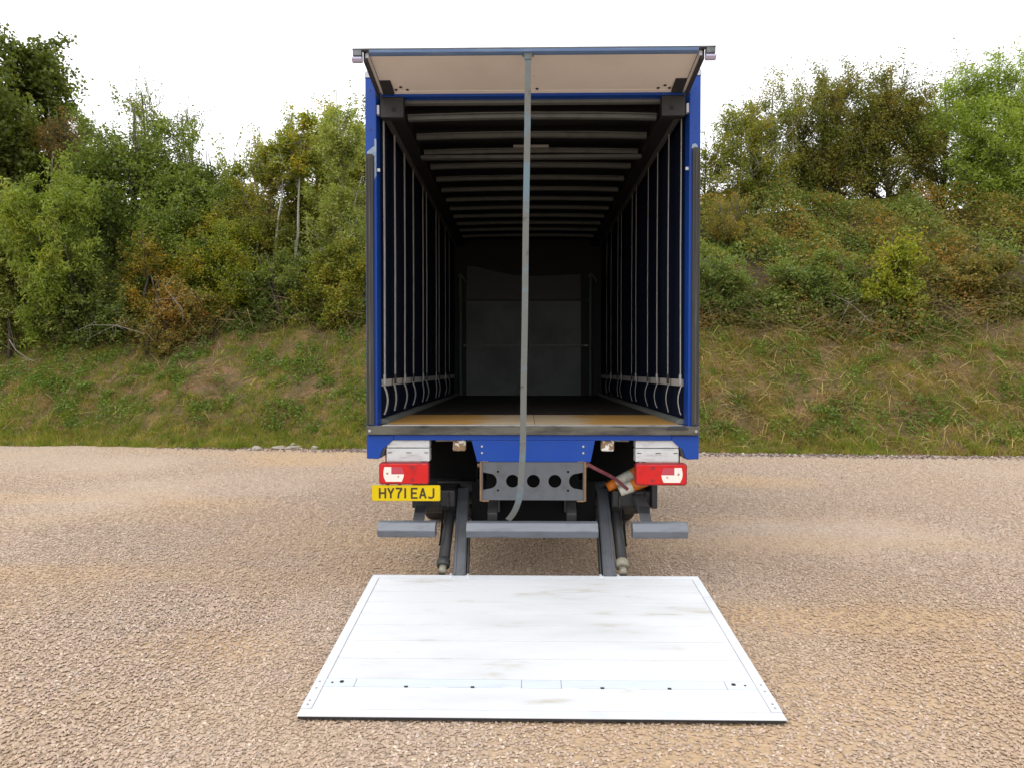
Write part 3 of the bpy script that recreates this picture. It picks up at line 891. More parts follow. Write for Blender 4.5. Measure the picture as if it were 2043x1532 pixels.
tree('thorn_bush', 'dark bramble bush at the foot of the orange one', 'bush', -10.4, 14.35, 4.5, 2.4, 1.3, 0.9, leaves=6500, leaf=0.08, lm='bramble_brown', trunk_r=0.04, limbs=36, twigs=8, seed=23, start=0.1, multi=5)
tree('thorn_bush', 'yellowish green scrub bush low at the left truck post', 'bush', -5.55, 14.75, 5.4, 3.0, 1.3, 1.0, leaves=9500, leaf=0.08, lm='autumn', trunk_r=0.04, limbs=40, twigs=9, seed=24, start=0.1, multi=5)
tree('thorn_bush', 'mixed green bush between the domed olive one and the truck', 'bush', -7.3, 15.05, 5.3, 3.0, 1.15, 0.9, leaves=8000, leaf=0.08, lm='bramble', trunk_r=0.04, limbs=36, twigs=9, seed=25, start=0.1, multi=5)
tree('thorn_bush', 'tall dark green scrub behind the orange bush and bulky tree', 'bush', -11.0, 15.8, 6.9, 4.0, 1.7, 1.1, leaves=10000, leaf=0.09, lm='green', trunk_r=0.045, limbs=44, twigs=9, seed=26, start=0.1, multi=5)
tree('thorn_bush', 'dark scrub at the left frame edge below the long leaved saplings', 'bush', -15.2, 14.75, 5.6, 2.8, 1.5, 1.0, leaves=8500, leaf=0.09, lm='bramble', trunk_r=0.045, limbs=40, twigs=9, seed=27, start=0.1, multi=5)
tree('thorn_bush', 'olive scrub at the back between the birches and hidden by the dome', 'bush', -9.6, 16.4, 7.3, 4.6, 1.4, 1.0, leaves=7500, leaf=0.085, lm='autumn', trunk_r=0.045, limbs=40, twigs=9, seed=28, start=0.1, multi=5)

# --- trees on the right, along the top of the bank
RG = 'autumn trees along the top of the right bank'
tree('field_maple', 'pale stemmed yellow green tree nearest the truck on the right', 'tree', 8.0, 20.3, 11.6, 7.4, 1.5, leaves=9500, leaf=0.085, lm='autumn', bark='birch_bark', trunk_r=0.07, limbs=46, twigs=9, seed=40, start=0.12, group=RG)
tree('field_maple', 'slender tree with a thin pointed top, second right of the truck', 'tree', 9.25, 20.6, 12.8, 7.3, 1.2, leaves=8000, leaf=0.085, lm='autumn', bark='birch_bark', trunk_r=0.07, limbs=46, twigs=9, seed=41, start=0.1, group=RG, sprays=10)
tree('field_maple', 'brown topped tree left of centre among the right hand trees', 'tree', 11.2, 20.9, 13.2, 7.7, 1.75, leaves=17000, leaf=0.085, lm='rust_top', trunk_r=0.11, limbs=64, twigs=10, seed=42, start=0.12, group=RG, sprays=12)
tree('field_maple', 'wide brown green tree in the middle of the right hand trees', 'tree', 13.7, 20.9, 13.3, 7.7, 1.95, leaves=20000, leaf=0.085, lm='rust_top', trunk_r=0.12, limbs=72, twigs=10, seed=43, start=0.12, group=RG, sprays=14)
tree('field_maple', 'sparse brownish tree behind the bright green ash', 'tree', 16.7, 22.5, 13.7, 8.0, 1.7, leaves=9000, leaf=0.085, lm='rust_top', trunk_r=0.1, limbs=50, twigs=9, seed=44, start=0.12, group=RG, sprays=10)
tree('field_maple', 'olive tree beyond the bright green ash at the right edge', 'tree', 20.2, 21.4, 13.3, 7.9, 1.9, leaves=12000, leaf=0.09, lm='autumn', trunk_r=0.1, limbs=50, twigs=9, seed=45, start=0.12, group=RG)
tree('field_maple', 'dark green tree deep behind the two brown topped trees', 'tree', 12.5, 22.6, 11.4, 7.9, 1.9, leaves=9000, leaf=0.09, lm='sycamore', trunk_r=0.1, limbs=44, twigs=9, seed=46, start=0.12, group=RG)
tree('field_maple', 'small olive tree partly hidden by the right truck post', 'tree', 6.9, 21.2, 10.5, 7.6, 0.9, leaves=3200, leaf=0.085, lm='autumn', trunk_r=0.05, limbs=26, twigs=8, seed=47, start=0.15, group=RG, sprays=5)
tree('ash_tree', 'bright fresh green feathery ash tree at the right edge', 'tree', 16.7, 19.4, 13.1, 7.2, 2.25, 1.8, leaves=24000, leaf=0.125, wide=0.32, lm='ash', trunk_r=0.1, limbs=70, twigs=10, seed=48, start=0.14, droop=0.3, spread=0.2, sprays=10)
tree('yellow_bush', 'bright yellow green bush standing out of the brambles', 'bush', 10.1, 13.85, 5.5, 3.5, 0.92, 0.7, leaves=4200, leaf=0.085, wide=0.7, lm='yellow', trunk_r=0.04, limbs=36, twigs=8, seed=49, start=0.15, multi=3, spread=0.26)
tree('ochre_bush', 'ochre brown bush high on the bank beside the right post', 'bush', 6.6, 17.4, 7.5, 5.8, 1.15, 0.9, leaves=6500, leaf=0.06, wide=0.4, lm='ochre', trunk_r=0.035, limbs=40, twigs=8, seed=50, start=0.1, multi=5, spread=0.24)
tree('thorn_bush', 'mid green bramble bush left of the bright yellow green one', 'bush', 8.4, 14.3, 5.1, 3.2, 1.7, 0.9, leaves=9000, leaf=0.085, lm='bramble_mid', trunk_r=0.04, limbs=38, twigs=9, seed=51, start=0.1, multi=5)
tree('thorn_bush', 'low bramble bush beside the right truck post', 'bush', 5.4, 14.3, 4.9, 2.9, 1.5, 0.9, leaves=6000, leaf=0.08, lm='bramble_mid', trunk_r=0.04, limbs=34, twigs=8, seed=52, start=0.1, multi=5)
tree('thorn_bush', 'olive bramble bush at the right edge of the bank', 'bush', 12.6, 14.2, 5.0, 3.3, 1.5, 0.9, leaves=6500, leaf=0.08, lm='bramble_brown', trunk_r=0.04, limbs=34, twigs=8, seed=53, start=0.1, multi=5)


# --- brambles that clothe the rest of the bank: nobody could count them
def bramble(name, label, x0, x1, n, mname, seed, hi=1.05, dmax=11.5, leaf=0.105, thresh=None):
    rng = np.random.default_rng(seed)
    x = rng.uniform(x0, x1, n)
    e = thicket_edge(x)
    d = e + (dmax - e) * rng.uniform(0, 1, n) ** 1.15
    keep = fbm(x, d, 0.8, seed) + rng.normal(size=n) * 0.06
    lo, hi_ = thresh if thresh else (0.0, 2.0)
    ok = (keep > lo) & (keep < hi_)
    x, d, e = x[ok], d[ok], e[ok]
    h = hi * np.clip(2.2 * fbm(x, d, 0.75, 41, 3) - 0.45, 0.12, 1.4) * (0.35 + 0.65 * np.clip((d - e) / 0.6, 0, 1))
    z = bank_z(x, d) + h * rng.uniform(0.0, 1.0, len(x)) ** 0.55
    C = np.stack([x, toe(x) + d, z], 1)
    o = np_mesh(name, leaf_quads(C, leaf, leaf * 0.7, 0.15, rng=rng), 4, G[mname])
    tag(o, label, 'brambles', kind='stuff')


bramble('bramble_cover', 'dark green brambles covering the left bank under the trees', -21.5, -4.0, 46000, 'bramble', 61)
bramble('bramble_cover', 'green brambles covering the right bank above the grass', 4.0, 21.0, 78000, 'bramble_mid', 62, thresh=(0.47, 2))
bramble('bramble_cover', 'brown and rusty brambles patching the right bank', 4.0, 21.0, 84000, 'bramble_brown', 63, thresh=(0.0, 0.54))
bramble('bramble_cover', 'brambles on the bank hidden behind the truck', -4.0, 4.0, 16000, 'bramble', 64)
bramble('tall_dry_herbs', 'brownish dry herbs along the crest of the right bank', 5.5, 19.0, 15000, 'ochre', 65, hi=1.1, leaf=0.07, thresh=(0.50, 2))


def sticks(name, label, n, region, length, rad, mname, seed, flat=False, kind='stuff', cat='dead stems'):
    rng = np.random.default_rng(seed)
    mb = MB()
    for k in range(n):
        x, d = region(rng)
        z = float(bank_z(x, d))
        p = np.array([x, toe(x) + d, z + rng.uniform(0.01, 0.05 if flat else 0.7)])
        L = rng.uniform(*length)
        a = rng.uniform(0, 6.283)
        v = np.array([math.cos(a), math.sin(a) * 0.45, rng.uniform(-0.5, 0.6)])
        if flat:
            v = np.array([math.cos(a), math.sin(a), math.sin(a) * 0.72 + rng.normal() * 0.25])
        v = v / np.linalg.norm(v) * L
        q = p + v
        q[2] = max(q[2], float(bank_z(q[0], q[1] - toe(q[0]))) + 0.02)
        m_ = (p + q) / 2 + np.array([rng.normal() * 0.1 * L, 0, abs(rng.normal()) * 0.16 * L + (0.0 if flat else 0.05)])
        r = rng.uniform(*rad)
        mb.tube([p, m_, q], [r, r * 0.8, r * 0.4], 3, cap=False)
    o = mb.build(name, G[mname])
    tag(o, label, cat, kind=kind)


def edge_region(x0, x1, lo=-0.5, hi=1.0):
    def f(rng):
        x = rng.uniform(x0, x1)
        return x, float(thicket_edge(x)) + rng.uniform(lo, hi)
    return f


def slope_region(x0, x1, a=0.3, b=5.0):
    def f(rng):
        return rng.uniform(x0, x1), rng.uniform(a, b)
    return f


sticks("dead_bramble_stems", "tangled dead bramble stems along the lower edge of the left thicket", 420, edge_region(-16.5, -3.5), (0.4, 1.6), (0.004, 0.012), 'stick', 71)
sticks('dead_bramble_stems', 'tangled dead bramble stems along the lower edge of the right thicket', 480, edge_region(3.5, 14.5), (0.4, 1.6), (0.004, 0.012), 'stick', 72)
sticks('dead_grass_stems', 'dry stems and twigs strewn over the right grass slope', 1300, slope_region(3.5, 13.5), (0.15, 0.65), (0.004, 0.009), 'pale_stem', 73, flat=True)
sticks('dead_grass_stems', 'dry stems and twigs strewn over the left grass slope', 420, slope_region(-15.5, -3.5), (0.15, 0.55), (0.004, 0.008), 'pale_stem', 74, flat=True)


def blades(name, label, n, x0, x1, d0, d1, mname, length, width, seed, thresh, cat='grass', lean=0.6, scale=1.1, nseed=5, edge=False):
    rng = np.random.default_rng(seed)
    per = 12
    x = rng.uniform(x0, x1, n // per)
    d = rng.uniform(d0, d1, n // per)
    ok = d < thicket_edge(x) + 0.5 if edge else np.ones(len(x), bool)
    k = fbm(x, d, scale, nseed) + rng.normal(size=len(x)) * 0.05
    ok &= (k > thresh[0]) & (k < thresh[1])
    x, d = x[ok], d[ok]
    size = np.repeat(rng.uniform(0.45, 1.5, len(x)) ** 1.3, per)
    x = np.repeat(x, per) + rng.normal(size=len(x) * per) * 0.055 * size
    d = np.repeat(d, per) + rng.normal(size=len(d) * per) * 0.055 * size
    z = bank_z(x, d)
    ok = z > -0.02
    x, d, z, size = x[ok], d[ok], z[ok], size[ok]
    m = len(x)
    B = np.stack([x, toe(x) + d, z - 0.01], 1)
    L = (rng.uniform(*length, m) * size)[:, None]
    v = rng.normal(size=(m, 3)) * lean
    v[:, 2] = 1.0
    v[:, 1] -= 0.25
    v /= np.linalg.norm(v, axis=1, keepdims=True)
    s = rng.normal(size=(m, 3))
    s[:, 2] = 0
    s /= np.linalg.norm(s, axis=1, keepdims=True)
    w = rng.uniform(0.6, 1.3, m)[:, None] * width
    tip = B + v * L
    mid = B + v * L * 0.5
    V = np.stack([B - s * w, B + s * w, mid + s * w * 0.6 + v * L * 0.1, tip], 1).reshape(-1, 3)
    o = np_mesh(name, V, 4, G[mname])
    tag(o, label, cat, kind='stuff')


blades('grass', 'short olive grass on the left half of the bank', 195000, -21.5, -2.0, -0.1, 5.4, 'grass', (0.04, 0.125), 0.009, 81, (0.40, 2), edge=True)
blades('grass', 'thin olive grass on the right half of the bank', 130000, 2.0, 20.0, -0.1, 5.4, 'grass', (0.04, 0.12), 0.009, 82, (0.50, 2), edge=True)
blades('grass', 'grass on the bank hidden behind the truck', 12000, -2.0, 2.0, -0.1, 4.5, 'grass', (0.05, 0.16), 0.008, 83, (0.42, 2))
blades('grass', 'longer pale green grass fringe along the foot of the bank', 29000, -21.0, 20.0, -0.15, 0.9, 'grass', (0.06, 0.19), 0.010, 84, (0.36, 2), scale=1.6)
blades('dry_grass', 'straw coloured dead grass matted over the right slope', 112000, 2.0, 20.0, 0.0, 5.2, 'straw', (0.08, 0.24), 0.008, 85, (0.30, 0.62), lean=1.6, edge=True, nseed=6)
blades('dry_grass', 'straw coloured dead grass among the left slope grass', 60000, -17.0, -2.0, 0.0, 5.2, 'straw', (0.07, 0.20), 0.008, 86, (0.34, 0.58), lean=1.6, edge=True, nseed=6)


def weeds(name, label, n, x0, x1, d0, d1, seed, thresh):
    rng = np.random.default_rng(seed)
    x, d = rng.uniform(x0, x1, n), rng.uniform(d0, d1, n)
    ok = (fbm(x, d, 2.0, seed) > thresh) & (d < thicket_edge(x) + 0.4)
    x, d = x[ok], d[ok]
    cx = np.repeat(x, 14) + rng.normal(size=len(x) * 14) * 0.075
    cd = np.repeat(d, 14) + rng.normal(size=len(x) * 14) * 0.075
    z = bank_z(cx, cd) + rng.uniform(0.02, 0.17, len(cx))
    C = np.stack([cx, toe(cx) + cd, z], 1)
    o = np_mesh(name, leaf_quads(C, 0.075, 0.05, 0.0, rng=rng), 4, G['nettle'])
    tag(o, label, 'weeds', kind='stuff')


weeds('green_weeds', 'fresh green weeds in clumps near the top of the left slope', 3400, -17, -3, 0.9, 4.7, 91, 0.54)
weeds('green_weeds', 'scattered bright green weed clumps over the right slope', 2200, 3, 14.5, 0.5, 4.7, 92, 0.57)

# --- bare pale branches that hang out of the thicket
def dead_branch(label, pts, r, seed):
    rng = np.random.default_rng(seed)
    x, y = pts[0][0], pts[0][1]
    root = empty('dead_branch', (x, y, pts[0][2]), label, 'branch', 'bleached dead branches in the scrub')
    P = [np.array(p) - np.array(pts[0]) for p in pts]
    mb = MB()
    mb.tube(P, [r * (1 - 0.75 * i / (len(P) - 1)) for i in range(len(P))], 6)
    mb.build('limb', M['dead_wood'], root, smooth=True)
    tb = MB()
    for k in range(9):
        i = rng.integers(1, len(P) - 1)
        p = P[i]
        e = p + np.array([rng.normal() * 0.35, -abs(rng.normal()) * 0.15, rng.normal() * 0.25])
        tb.tube([p, (p + e) / 2 + rng.normal(size=3) * 0.04, e], [r * 0.4, r * 0.25, r * 0.1], 4, cap=False)
    tb.build('twigs', M['dead_wood'], root)


dead_branch('forked bleached dead branch hanging below the wide domed olive bush', [(-9.3, 13.15, 3.05), (-9.2, 12.9, 3.35), (-9.35, 12.75, 3.65), (-9.6, 12.8, 3.95), (-9.45, 12.95, 4.3)], 0.014, 1)
dead_branch('long arching dead branch low in the dark scrub on the left', [(-10.3, 13.0, 2.75), (-10.9, 12.75, 2.95), (-11.5, 12.6, 2.95), (-12.0, 12.65, 2.75)], 0.012, 2)
dead_branch('sloping dead branch beside the grass on the far left', [(-14.2, 13.3, 2.6), (-13.8, 13.0, 2.3), (-13.3, 12.8, 2.05), (-12.9, 12.7, 1.95)], 0.012, 3)
dead_branch('bundle of leaning dead stems left of the yellow green bush', [(9.2, 12.85, 2.75), (8.8, 12.7, 3.15), (8.35, 12.6, 3.5), (7.9, 12.7, 3.75)], 0.013, 4)

# ------------------------------------------------------------------ the truck
T = empty('curtain_side_truck', (0, 0, 0), 'blue curtain sided truck with its rear flap raised and tail lift lowered', 'truck')
HW = 1.275

# --- rear frame
for s in (-1, 1):
    p = MB()
    p.box(*sorted((s * 1.19, s * HW)), 0.0, 0.15, 1.275, 3.992)
    post = p.build('rear_post', M['blue'], T, bevel=0.006)
    b = MB()
    zt = 3.41 if s < 0 else 3.445
    xc = s * 1.238
    b.prism_y([(xc - 0.027, 1.35), (xc - 0.027, zt - 0.01), (xc - 0.02, zt), (xc + 0.02, zt), (xc + 0.027, zt - 0.01), (xc + 0.027, 1.35)], -0.028, 0.0)
    b.box(xc - 0.027, xc - 0.019, -0.034, -0.028, 1.36, zt - 0.03)
    b.box(xc + 0.019, xc + 0.027, -0.034, -0.028, 1.36, zt - 0.03)
    b.box(xc - 0.006, xc + 0.006, -0.033, -0.028, 1.36, zt - 0.03)
    b.build('rubber_buffer', M['rubber'], post, bevel=0.003)
    if s < 0:
        MB().prism_y([(-1.262, 3.40), (-1.262, 3.43), (-1.235, 3.455), (-1.204, 3.475), (-1.204, 3.53), (-1.1905, 3.53), (-1.1905, 3.25), (-1.205, 3.22), (-1.207, 3.40)], -0.003, 0.001).build('primer_patch', M['primer'], post)
    else:
        MB().prism_y([(1.205, 3.445), (1.212, 3.475), (1.235, 3.48), (1.25, 3.465), (1.252, 3.44)], -0.006, 0.001).build('primer_patch', M['primer'], post)
    c = MB()
    c.prism_y([(s * 1.279, 3.993), (s * 1.279, 4.030), (s * 1.262, 4.042), (s * 1.2, 4.042), (s * 1.19, 3.993)], -0.006, 0.155)
    c.build('post_cap', M['white_cap'], post, bevel=0.003)
    for z in (3.90, 3.60):
        MB().tube([(s * 1.235, -0.003, z), (s * 1.235, 0.004, z)], 0.006, 8).build('bolt', M['black_trim'], post)
    # small hinge plates on the inner side of the post
    MB().box(*sorted((s * 1.170, s * 1.1895)), 0.01, 0.05, 3.72, 3.79).build('striker', M['white_cap'], post, bevel=0.003)
    MB().box(*sorted((s * 1.165, s * 1.1895)), 0.012, 0.03, 3.285, 3.31).build('catch', M['alu'], post, bevel=0.003)
    # lower corner gusset
    q = MB()
    q.prism_y([(s * HW, 1.2695), (s * HW, 1.088), (s * 1.185, 1.085), (s * 1.170, 1.10), (s * 1.155, 1.155), (s * 1.10, 1.205), (s * 1.065, 1.24), (s * 1.065, 1.2695)], 0.004, 0.05)
    q.build('corner_gusset', M['blue'], T, bevel=0.005)
    f = MB()
    f.prism_y([(s * 1.172, 1.09), (s * 1.14, 1.11), (s * 1.132, 1.16), (s * 1.152, 1.158), (s * 1.168, 1.10)], 0.006, 0.048)
    f.build('gusset_edging', M['black_trim'], T, bevel=0.002)

sill = box('rear_sill', M['sill'], T, -HW + 0.004, HW - 0.004, -0.025, 0.15, 1.274, 1.343, bevel=0.006)
box('edge_strip', M['alu'], sill, -1.15, 1.15, -0.018, 0.06, 1.3435, 1.349, bevel=0.001)
MB().prism_y([(1.02, 1.318), (1.045, 1.345), (1.16, 1.347), (1.19, 1.318)], -0.032, -0.0255).build('sill_plate', M['black_trim'], sill, bevel=0.002)
for x in (-1.245, 1.245):
    MB().tube([(x, -0.031, 1.305), (x, -0.024, 1.305)], 0.011, 10).build('bolt', M['alu'], sill)
box('sill_rail', M['blue'], T, -1.064, 1.064, 0.0, 0.06, 1.232, 1.2735, bevel=0.004)
skirt = MB()
skirt.prism_y([(-0.466, 1.231), (0.482, 1.231), (0.448, 1.066), (-0.422, 1.066)], -0.002, 0.03)
skirt = skirt.build('skirt_panel', M['blue'], T, bevel=0.004)
for x in (-0.385, 0.392):
    for z in (1.135, 1.185):
        MB().tube([(x, -0.007, z), (x, -0.001, z)], 0.0085, 10).build('rivet', M['alu'], skirt, bevel=0.001)

# --- roof end: hinge rail and raised flap
box('header_rail', M['blue'], T, -1.155, 1.155, 0.02, 0.10, 3.857, 3.8795, bevel=0.005)
box('inner_header', M['bow'], T, -1.02, 1.02, 0.105, 0.16, 3.838, 3.885, bevel=0.004)
flap = MB()


def fz(y):                                        # the flap rises a little towards its free edge
    return 3.884 + (-y) * 0.142


def slab(x0, x1, y0, y1, lo, hi):
    vs = [(x0, y0, fz(y0) + lo), (x1, y0, fz(y0) + lo), (x1, y1, fz(y1) + lo), (x0, y1, fz(y1) + lo), (x0, y0, fz(y0) + hi), (x1, y0, fz(y0) + hi), (x1, y1, fz(y1) + hi), (x0, y1, fz(y1) + hi)]
    return MB().add(vs, [(0, 3, 2, 1), (4, 5, 6, 7), (0, 1, 5, 4), (1, 2, 6, 5), (2, 3, 7, 6), (3, 0, 4, 7)])


flap = slab(-1.135, 1.135, -0.455, 0.015, 0.0, 0.022).build('rear_flap', M['tan_panel'], T, bevel=0.002)
slab(-1.165, 1.165, -0.458, 0.012, 0.0225, 0.03).build('outer_skin', M['blue'], flap, bevel=0.001)
for s in (-1, 1):
    x0, x1 = sorted((s * 1.137, s * 1.158))
    slab(x0, x1, -0.463, 0.0, -0.006, 0.022).build('edge_strip', M['tan_panel'], flap, bevel=0.002)
    x0, x1 = sorted((s * 1.159, s * 1.178))
    slab(x0, x1, -0.47, 0.0, -0.045, 0.034).build('edge_seal', M['black_trim'], flap, bevel=0.003)
    x0, x1 = sorted((s * 1.1345, s * 1.1365))
    slab(x0, x1, -0.45, 0.01, -0.004, 0.0).build('seam', M['black_trim'], flap)
    hb = MB()
    y = -0.055
    hb.prism_y([(s * 1.132, fz(0) - 0.012), (s * 1.132, fz(-0.2) + 0.03), (s * 1.08, fz(-0.2) + 0.03), (s * 1.05, fz(0) - 0.012)], -0.012, 0.0)
    hb.prism_x([(0.0, fz(0) - 0.02), (-0.16, fz(-0.16) - 0.003), (-0.16, fz(-0.16) - 0.001), (0.0, fz(0) - 0.001)], *sorted((s * 1.05, s * 1.135)))
    hb.build('hinge_bracket', M['dark_steel'], flap, bevel=0.002)
    MB().tube([(s * 1.16, -0.03, 3.895), (s * 1.185, -0.03, 3.895)], 0.017, 12).build('hinge_pin', M['alu'], flap, smooth=False)
    for (dx, yy) in ((1.0, -0.07), (0.955, -0.035), (1.04, -0.035), ):
        MB().tube([(s * (dx - 0.01), yy, fz(yy) - 0.007), (s * (dx - 0.01), yy, fz(yy))], 0.011, 10).build('bolt', M['black_trim'], flap)
MB().tube([(0.035, -0.035, fz(-0.035) - 0.007), (0.035, -0.035, fz(-0.035))], 0.011, 10).build('bolt', M['black_trim'], flap)
slab(-1.13, 1.13, -0.012, 0.012, -0.004, -0.0005).build('hinge_strip', M['tan_panel'], flap)
box('hinge_seal', M['tan_panel'], flap, -1.15, 1.15, 0.0155, 0.0195, 3.876, 3.93)
# closing beam along the free edge of the flap
ze = fz(-0.465)
bar = MB().prism_x([(-0.458, ze + 0.022), (-0.458, ze + 0.030), (-0.505, ze + 0.030), (-0.512, ze + 0.026), (-0.512, ze + 0.018), (-0.49, ze + 0.018)], -1.245, 1.245)
bar = bar.build('closing_beam', M['grey_bar'], flap, bevel=0.002)
MB().prism_x([(-0.459, ze - 0.006), (-0.459, ze + 0.0215), (-0.489, ze + 0.0175), (-0.511, ze + 0.0172), (-0.505, ze + 0.0), (-0.48, ze - 0.008)], -1.13, 1.13).build('beam_face', M['paleblue'], flap, bevel=0.002)
for s in (-1, 1):
    x0, x1 = sorted((s * 1.182, s * 1.243))
    MB().prism_x([(-0.46, ze - 0.025), (-0.46, ze + 0.0172), (-0.51, ze + 0.0172), (-0.51, ze - 0.02)], x0, x1).build('beam_end', M['grey_bar'], flap, bevel=0.003)
    x0, x1 = sorted((s * 1.181, s * 1.252))
    MB().prism_x([(-0.462, ze - 0.055), (-0.462, ze - 0.026), (-0.505, ze - 0.026), (-0.505, ze - 0.04), (-0.49, ze - 0.055)], x0, x1).build('beam_lip', M['lilac_bar'], flap, bevel=0.003)
    MB().box(*sorted((s * 1.139, s * 1.162)), -0.475, -0.462, ze - 0.022, ze + 0.010).build('corner_clip', M['white_cap'], flap, bevel=0.002)

# --- pull strap hanging from the flap
ps = MB()
pts = [(-0.035, -0.478, 3.945), (-0.036, -0.482, 3.90), (-0.040, -0.474, 3.4), (-0.050, -0.470, 2.8), (-0.056, -0.472, 2.2), (-0.064, -0.466, 1.7), (-0.068, -0.462, 1.35),
       (-0.072, -0.458, 1.18), (-0.081, -0.452, 1.05), (-0.086, -0.445, 0.95), (-0.100, -0.425, 0.85), (-0.128, -0.39, 0.77), (-0.160, -0.355, 0.715), (-0.178, -0.34, 0.695)]
cu = []
for i in range(len(pts) - 1):
    for k in range(4):
        t = k / 4
        p0, p1, p2, p3 = [Vector(pts[max(0, min(len(pts) - 1, i + j))]) for j in (-1, 0, 1, 2)]
        cu.append(0.5 * ((2 * p1) + (p2 - p0) * t + (2 * p0 - 5 * p1 + 4 * p2 - p3) * t * t + (3 * p1 - p0 - 3 * p2 + p3) * t ** 3))
cu.append(Vector(pts[-1]))
ps.ribbon(cu, 0.043, 0.004)
strap = ps.build('pull_strap', M['pull'], T)
MB().ribbon([(-0.035, -0.488, 3.948), (-0.035, -0.487, 3.935), (-0.036, -0.486, 3.905)], 0.056, 0.006).build('strap_loop', M['pull'], strap)
for s in (-1, 1):
    MB().tube([(-0.035 + s * 0.033, -0.494, 3.93), (-0.035 + s * 0.033, -0.480, 3.93)], 0.007, 8).build('rivet', M['black_trim'], strap)

# --- load bay
L = 6.0
fl = box('load_floor', M['floor'], T, -1.165, 1.165, 0.151, L, 1.27, 1.345)
nb = 8
for k in range(nb):                               # phenolic boards laid across the bay
    y0 = 1.13 + (L - 1.13) * k / nb
    y1 = 1.13 + (L - 1.13) * (k + 1) / nb
    box('floor_board', M['floor'], fl, -1.128, 1.128, y0 + 0.003, y1 - 0.003, 1.3455, 1.3515)
box('plywood_board', M['ply'], fl, -1.128, 0.02, 0.062, 1.127, 1.3495, 1.3535, bevel=0.001)
box('plywood_board', M['ply'], fl, 0.024, 1.128, 0.062, 1.127, 1.3495, 1.353, bevel=0.001)
for s in (-1, 1):
    x0, x1 = sorted((s * 1.130, s * 1.205))
    MB().prism_y([(s * 1.130, 1.3455), (s * 1.130, 1.357), (s * 1.158, 1.385), (s * 1.195, 1.385), (s * 1.195, 1.3455)], 0.152, L).build('floor_rail', M['floor_rail'], T, bevel=0.002)
    box('cant_rail', M['cant'], T, *sorted((s * 1.03, s * 1.19)), 0.10, L, 3.79, 3.93, bevel=0.01)
    cb = MB()
    cb.box(*sorted((s * 0.985, s * 1.165)), 0.022, 0.098, 3.70, 3.856)
    cb = cb.build('corner_bracket', M['cant'], T, bevel=0.006)
    box('slot', M['hole'], cb, *sorted((s * 1.045, s * 1.075)), 0.0185, 0.0225, 3.745, 3.775)
    tr = MB()
    tr.box(*sorted((s * 1.140, s * 1.175)), 0.16, L, 3.752, 3.788)
    tr.build('curtain_track', M['track'], T, bevel=0.003)
    # the sliding curtain: a slightly wavy sheet, blue outside and dark inside
    nx = 90
    cm = MB()
    vs, fs, mi = [], [], []
    rows = [1.16, 1.35, 1.6, 1.9, 2.3, 2.8, 3.3, 3.8, 3.92]
    for j in range(nx):
        y = 0.152 + (L - 0.152) * j / (nx - 1)
        for i, z in enumerate(rows):
            w = 0.020 * math.sin(y * 5.2 + 0.5 * math.sin(z * 1.7)) * math.sin((z - 1.16) / 2.76 * math.pi)
            vs.append((s * (1.222 + w), y, z))
    n = len(vs)
    for (x, y, z) in list(vs):
        vs.append((x - s * 0.012, y, z))
    nr = len(rows)
    for j in range(nx - 1):
        for i in range(nr - 1):
            a = j * nr + i
            fs.append((a, a + 1, a + nr + 1, a + nr))
            mi.append(0)
            fs.append((a + n, a + nr + n, a + nr + 1 + n, a + 1 + n))
            mi.append(1)
    for j in range(nx - 1):
        for i in (0, nr - 1):
            a = j * nr + i
            fs.append((a, a + nr, a + nr + n, a + n))
            mi.append(0)
    for j in (0, nx - 1):
        for i in range(nr - 1):
            a = j * nr + i
            fs.append((a, a + n, a + 1 + n, a + 1))
            mi.append(0)
    cm.v, cm.f, cm.mi = vs, fs, mi
    cur = cm.build('side_curtain', [M['blue_curtain'], M['dark_curtain']], T, smooth=True)
    box('reflective_band', M['band'], cur, *sorted((s * 1.190, s * 1.194)), 0.17, L - 0.15, 1.640, 1.696)
    ds_ = [0.13, 0.58, 1.06, 1.55, 2.2, 2.47, 3.31, 3.6, 4.3, 4.8] if s < 0 else [0.14, 0.60, 1.08, 1.55, 2.27, 2.55, 3.4, 3.7, 4.4, 4.9]
    for k, y in enumerate(ds_):
        xw = s * 1.160
        r1 = random.Random(k * 7 + (3 if s > 0 else 0))
        st = MB()
        lean = r1.uniform(-0.012, 0.012)
        st.ribbon([(xw, y, 3.77), (xw - s * 0.003, y + lean * 0.5, 2.7), (xw, y + lean, 1.735)], 0.036, 0.004, (0.07, 1, 0))
        sw = r1.uniform(0.010, 0.028)
        tail = []
        for i in range(10):
            t = i / 9
            tail.append((xw + s * 0.012 - s * sw * math.sin(t * 3.0) * 1.3, y + lean + 0.02 * math.sin(t * 2.5), 1.66 - t * r1.uniform(0.235, 0.25)))
        st.ribbon(tail, 0.036, 0.004, (0.09, 1, 0))
        st = st.build('curtain_strap', M['webbing'], cur)
        bk = MB().box(*sorted((xw - s * 0.007, xw + s * 0.007)), y - 0.022, y + 0.022, 1.652, 1.735)
        bk.build('buckle', M['black_trim'] if k % 2 else M['webbing'], cur, bevel=0.006)
    # toggle pins at the curtain's end pole
    box('end_pole', M['track'], T, *sorted((s * 1.196, s * 1.206)), 0.153, 0.17, 1.40, 3.74)

